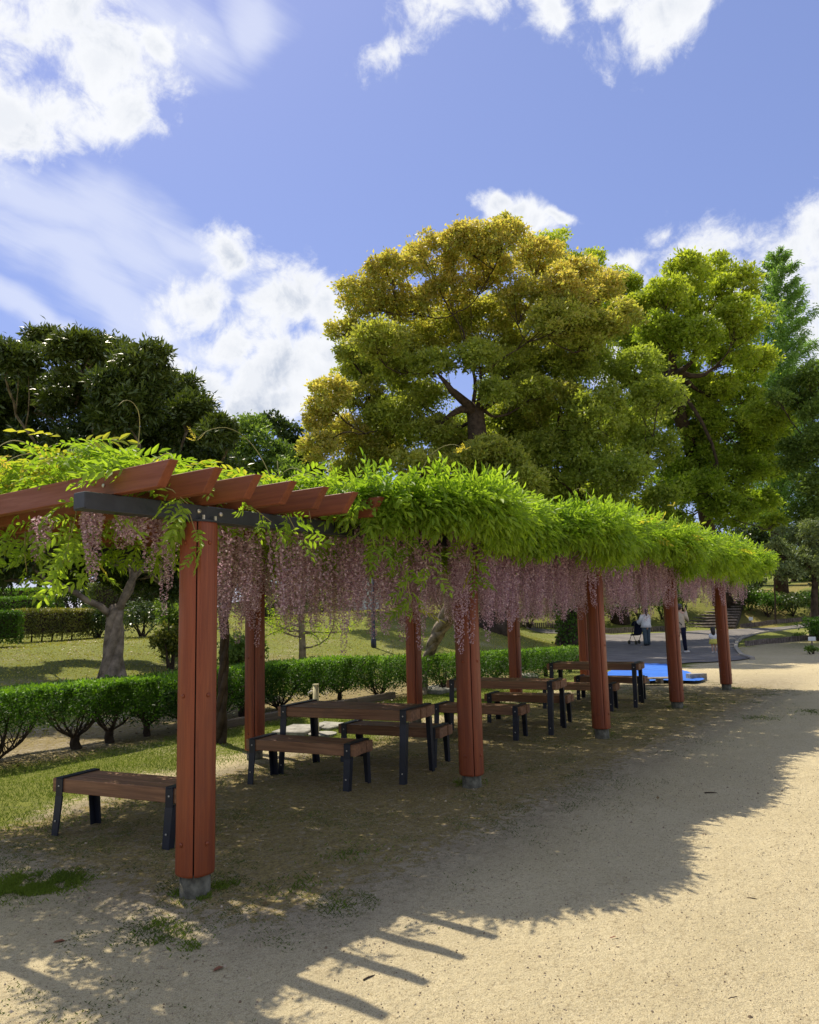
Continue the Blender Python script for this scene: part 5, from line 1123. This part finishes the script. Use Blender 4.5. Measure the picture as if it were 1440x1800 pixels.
def person(px, py, facing, H, label, kind):
    """local frame: +X is where the person faces; +Y is the left hand"""
    c = hit(px, py); r = empty('person', c + [0, 0, .03 if kind != 'x' else 0], facing, label=label, cat='person'); h = H
    child = kind == 'girl'; hs_ = .135 * h if not child else .20 * h
    hip = .50 * h if not child else .44 * h; sh = (.82 if not child else .74) * h; neck = (.86 if not child else .78) * h; hd = h - hs_ * .52
    wy = .062 * h; sy = (.115 if kind == 'man' else .102) * h
    arms = {'woman': [((.02, 0), (.10, .10), (.30, .06), .60, .68), ((.02, 0), (.10, .10), (.30, .06), .60, .68)],
            'man': [((0, 0), (.06, .03), (.04, .01), .63, .50), ((.0, 0), (.10, .02), (.13, -.09), .66, .87)],
            'girl': [((0, 0), (.02, .05), (.05, .06), .57, .42), ((0, 0), (.02, .05), (.05, .06), .57, .42)]}[kind]
    V_ = [(0, 0, hip), (0.01 * h, 0, hip + .12 * h), (0, 0, sh - .03 * h), (0, 0, neck), (0.012 * h, 0, hd - hs_ * .25), (.012 * h, 0, hd + hs_ * .22)]
    Rr = [(.085 * h, .068 * h), (.075 * h, .058 * h), (.088 * h, .062 * h), .034 * h, .05 * h if not child else .085 * h, .055 * h if not child else .09 * h]
    E_ = [(0, 1), (1, 2), (2, 3), (3, 4), (4, 5)]
    for q, sg in enumerate((1, -1)):
        i0 = len(V_); fx = .05 * h * (1 if q else -1) if kind != 'girl' else .03 * h * (1 if q else -1)
        V_ += [(0, sg * wy, hip - .03 * h), (fx * .4 + .015 * h, sg * wy * 1.02, .27 * h), (fx, sg * wy, .05 * h), (fx + .085 * h, sg * wy * 1.15, .018 * h)]; Rr += [.058 * h, .040 * h, .026 * h, .018 * h]
        E_ += [(0, i0), (i0, i0 + 1), (i0 + 1, i0 + 2), (i0 + 2, i0 + 3)]
        i1 = len(V_); a_, el_, ha_, ez, hz = arms[q]
        V_ += [(0, sg * sy, sh), (el_[0] * h * .8, sg * (sy + el_[1] * h * .5), ez * h), (ha_[0] * h, sg * (sy * .75 + ha_[1] * h * .3), hz * h)]; Rr += [.036 * h, .026 * h, .018 * h]
        E_ += [(2, i1), (i1, i1 + 1), (i1 + 1, i1 + 2)]
        # hand: palm and fingers
        hp = np.array(V_[i1 + 2]); dirh = unit(hp - np.array(V_[i1 + 1])); i2 = len(V_)
        pal = hp + dirh * .035 * h; V_.append(tuple(pal)); Rr.append((.018 * h, .012 * h)); E_.append((i1 + 2, i2))
        for f_ in range(4):
            off_ = np.array([0, (f_ - 1.5) * .009 * h, 0]); e_ = pal + off_ + dirh * (.042 - .004 * abs(f_ - 1.3)) * h - np.array([0, 0, .006 * h]); V_.append(tuple(e_)); Rr.append(.0052 * h); E_.append((i2, len(V_) - 1))
        e_ = hp + np.array([.008, -sg * .022, .006]) * h + dirh * .03 * h; V_.append(tuple(e_)); Rr.append(.006 * h); E_.append((i1 + 2, len(V_) - 1))
    skin_obj('body', V_, E_, Rr, M_skin, r)
    # face
    mb = MB(); hx = .012 * h + hs_ * .40
    mb.tube([(hx - .01, 0, hd + .03 * hs_), (hx + .022, 0, hd - .10 * hs_)], [.008, .014], 6); mb.build('nose', M_skin, r, True)
    for sg in (1, -1):
        mb = MB(); mb.tube([(hx - .015, sg * .032, hd + .06 * hs_), (hx + .003, sg * .032, hd + .06 * hs_)], [.010, .006], 6); mb.build('eye', M_hair, r, True)
        mb = MB(); mb.tube([(.0, sg * hs_ * .38, hd - .02), (.0, sg * hs_ * .45, hd + .01)], [.014, .020], 6); mb.build('ear', M_skin, r, True)
    # hair
    def hairball(cx_, cz, rx, rz, ry=None):
        return loft([(cx_ + rx * 0, 0, cz + rz * math.sin(t_), rx * math.cos(t_) + .002, (ry or rx) * math.cos(t_) + .002) for t_ in np.linspace(-1.2, 1.5, 9)], M_hair, 'hair', r, 16)
    hr = hs_ * .50
    hairball(-.012 * h, hd + .06 * hs_, hr * 1.02, hr * 1.05, hr * .92)
    if kind == 'woman':
        loft([(-.06, 0, hd - .02, .05, .05), (-.10, .01, hd - .12, .045, .045), (-.11, .015, hd - .22, .03, .035), (-.10, .015, hd - .28, .012, .012)], M_hair, 'ponytail', r, 12)
        loft([(0, 0, hip - .03, .21, .235), (0, 0, hip + .10, .19, .21), (-.01, 0, hip + .28, .155, .18), (0, 0, sh - .06, .14, .20), (0, 0, sh + .015, .085, .16), (0, 0, neck - .02, .055, .06)][::1], M_cwhite, 'smock', r, 40, .05, 10)
        for sg in (1, -1):
            a_ = np.array([0, sg * sy, sh - .01]); e_ = np.array([.10 * h * .8, sg * (sy + .10 * h * .5), .60 * h]); hnd = np.array([.28 * h, sg * (sy * .75 + .02 * h), .665 * h])
            mb = MB(); mb.tube([a_, (a_ + e_) / 2, e_, (e_ + hnd * 2) / 3], [.068, .078, .082, .055], 12); mb.build('sleeve', M_cwhite, r, True)
        for q, sg in enumerate((1, -1)):
            fx = .05 * h * (1 if q else -1)
            mb = MB(); mb.tube([(0, sg * wy, hip + .03), (fx * .3, sg * wy, .36 * h), (fx * .7, sg * wy * 1.05, .16 * h), (fx, sg * wy * 1.05, .035 * h)], [.105, .090, .085, .095], 14); mb.build('trouser_leg', M_jean, r, True)
            mb = MB(); mb.tube([(fx - .04, sg * wy * 1.05, .03), (fx + .07, sg * wy * 1.08, .035), (fx + .16, sg * wy * 1.1, .022)], [.036, .04, .022], 10); mb.build('shoe', M_steel, r, True)
    elif kind == 'man':
        loft([(-.01, 0, hip + .0, .125, .165), (0, 0, hip + .10, .125, .165), (0, 0, hip + .30, .135, .185), (0, 0, sh - .04, .125, .21), (0, 0, sh + .02, .085, .16), (0, 0, neck - .02, .058, .062)], M_beige, 'sweatshirt', r, 28)
        for sg, el_, ha_, ez, hz in ((1, (.06, .03), (.04, .01), .63, .50), (-1, (.10, .02), (.13, -.09), .66, .87)):
            a_ = np.array([0, sg * sy * .95, sh - .01]); e_ = np.array([el_[0] * h * .8, sg * (sy + el_[1] * h * .5), ez * h]); hnd = np.array([ha_[0] * h, sg * (sy * .75 + ha_[1] * h * .3), hz * h])
            mb = MB(); mb.tube([a_, (a_ + e_) / 2, e_, (e_ + hnd) / 2, e_ + (hnd - e_) * .88], [.072, .066, .062, .050, .042], 12); mb.build('sleeve', M_beige, r, True)
        mb = MB(); mb.tube([(.10, -.15, hip + .12), (.15, -.05, hip + .28), (.12, .08, sh - .02), (0, .10, sh + .035), (-.13, .05, sh - .08), (-.15, -.06, hip + .24), (-.10, -.15, hip + .12)], .014, 6); mb.build('bag_strap', M_steel, r, True)
        mb = MB(); ph_ = np.array([.15 * h, -sy * .55, .93 * h]); mb.box(tuple(ph_ - [.006, .04, .075]), tuple(ph_ + [.006, .04, .075])); mb.build('phone', M_steel, r, bevel=.003)
        loft([(.0, 0, hd + .10 * hs_, hr * 1.08, hr * 1.0), (0, 0, hd + .45 * hs_, hr * .98, hr * .9), (0, 0, hd + .62 * hs_, hr * .5, hr * .45)], plain('grey_cap', (.07, .07, .075), .9), 'cap', r, 18)
        for q, sg in enumerate((1, -1)):
            fx = .05 * h * (1 if q else -1)
            mb = MB(); mb.tube([(0, sg * wy, hip + .04), (fx * .3, sg * wy, .36 * h), (fx * .7, sg * wy, .16 * h), (fx, sg * wy, .05 * h)], [.105, .082, .066, .058], 14); mb.build('trouser_leg', M_navy, r, True)
            mb = MB(); mb.tube([(fx - .05, sg * wy, .04), (fx + .08, sg * wy * 1.08, .042), (fx + .19, sg * wy * 1.15, .028)], [.044, .046, .026], 10); mb.build('shoe', M_shoe, r, True)
    else:
        loft([(-.03, 0, hd + .03, .085, .075), (-.045, 0, hd - .08, .07, .075), (-.05, 0, hd - .17, .05, .06), (-.05, 0, hd - .23, .02, .03)], M_hair, 'long_hair', r, 14)
        loft([(0, 0, hip - .09, .155, .165), (0, 0, hip - .02, .13, .14), (0, 0, hip + .08, .095, .11)], M_yel, 'skirt', r, 36, .08, 9)
        loft([(0, 0, hip + .05, .092, .107), (0, 0, sh - .04, .085, .115), (0, 0, sh + .01, .06, .09), (0, 0, neck - .01, .035, .04)], M_cwhite, 'top', r, 20)
        for sg in (1, -1):
            a_ = np.array([0, sg * sy, sh - .01]); e_ = np.array([.01, sg * (sy + .025), .58 * h]); mb = MB(); mb.tube([a_, (a_ + e_) / 2, e_], [.040, .042, .036], 10); mb.build('sleeve', M_cwhite, r, True)
        for q, sg in enumerate((1, -1)):
            fx = .03 * h * (1 if q else -1); mb = MB(); mb.tube([(fx - .02, sg * wy, .02), (fx + .04, sg * wy, .026), (fx + .085, sg * wy, .016)], [.024, .026, .016], 8); mb.build('shoe', M_shoe, r, True)
    return r
person(1138, 1136, YAW + R(14), 1.60, 'woman in a loose white smock and grey trousers pushing a stroller, seen from behind', 'woman')
person(1199, 1149, YAW - R(55), 1.70, 'man in a beige sweatshirt, cap and navy trousers holding a phone up', 'man')
person(1256, 1149, YAW - R(8), .88, 'small girl in a white top and yellow skirt with long dark hair, seen from behind', 'girl')
# stroller
c = hit(1130, 1134); strl = empty('stroller', c + unit(np.array([CY, SY, 0]) + .55 * np.array([-_r0[0], -_r0[1], 0])) * .30 + [0, 0, .03], YAW + R(14), label='black folding stroller in front of the woman in white', cat='stroller')
mb = MB()
for sg in (-.24, .24): mb.tube([(-.28, sg, .98), (-.05, sg, .62), (.30, sg, .12)], .014, 6); mb.tube([(.02, sg, .55), (-.30, sg, .10)], .013, 6)
mb.tube([(-.28, -.24, .98), (-.28, .24, .98)], .015, 6); mb.tube([(.30, -.24, .12), (.30, .24, .12)], .012, 6); mb.build('frame', M_steel, strl, True)
mb = MB(); mb.prism([(-.02, -.2, .42), (.26, -.2, .38), (.26, .2, .38), (-.02, .2, .42)], [(-.02, -.2, .48), (.26, -.2, .44), (.26, .2, .44), (-.02, .2, .48)]); mb.prism([(-.06, -.2, .44), (-.02, -.2, .44), (-.02, .2, .44), (-.06, .2, .44)], [(-.22, -.2, .92), (-.18, -.2, .92), (-.18, .2, .92), (-.22, .2, .92)]); mb.build('seat', M_navy, strl, bevel=.01)
mb = MB(); mb.add([(-.2 + .30 * math.sin(t_) , y_, .78 + .26 * math.cos(t_)) for y_ in (-.22, .22) for t_ in np.linspace(-.9, 1.4, 8)], [(k, k + 1, k + 9, k + 8) for k in range(7)] + [tuple(range(8)), tuple(range(15, 7, -1))]); mb.build('canopy', M_navy, strl)
for x_ in (-.30, .30):
    for sg in (-.25, .25):
        mb = MB(); n_ = 14; mb.prism([(x_ + .09 * math.cos(6.283 * k / n_), sg - .02, .09 + .09 * math.sin(6.283 * k / n_)) for k in range(n_)], [(x_ + .09 * math.cos(6.283 * k / n_), sg + .02, .09 + .09 * math.sin(6.283 * k / n_)) for k in range(n_)]); mb.build('wheel', M_steel, strl)
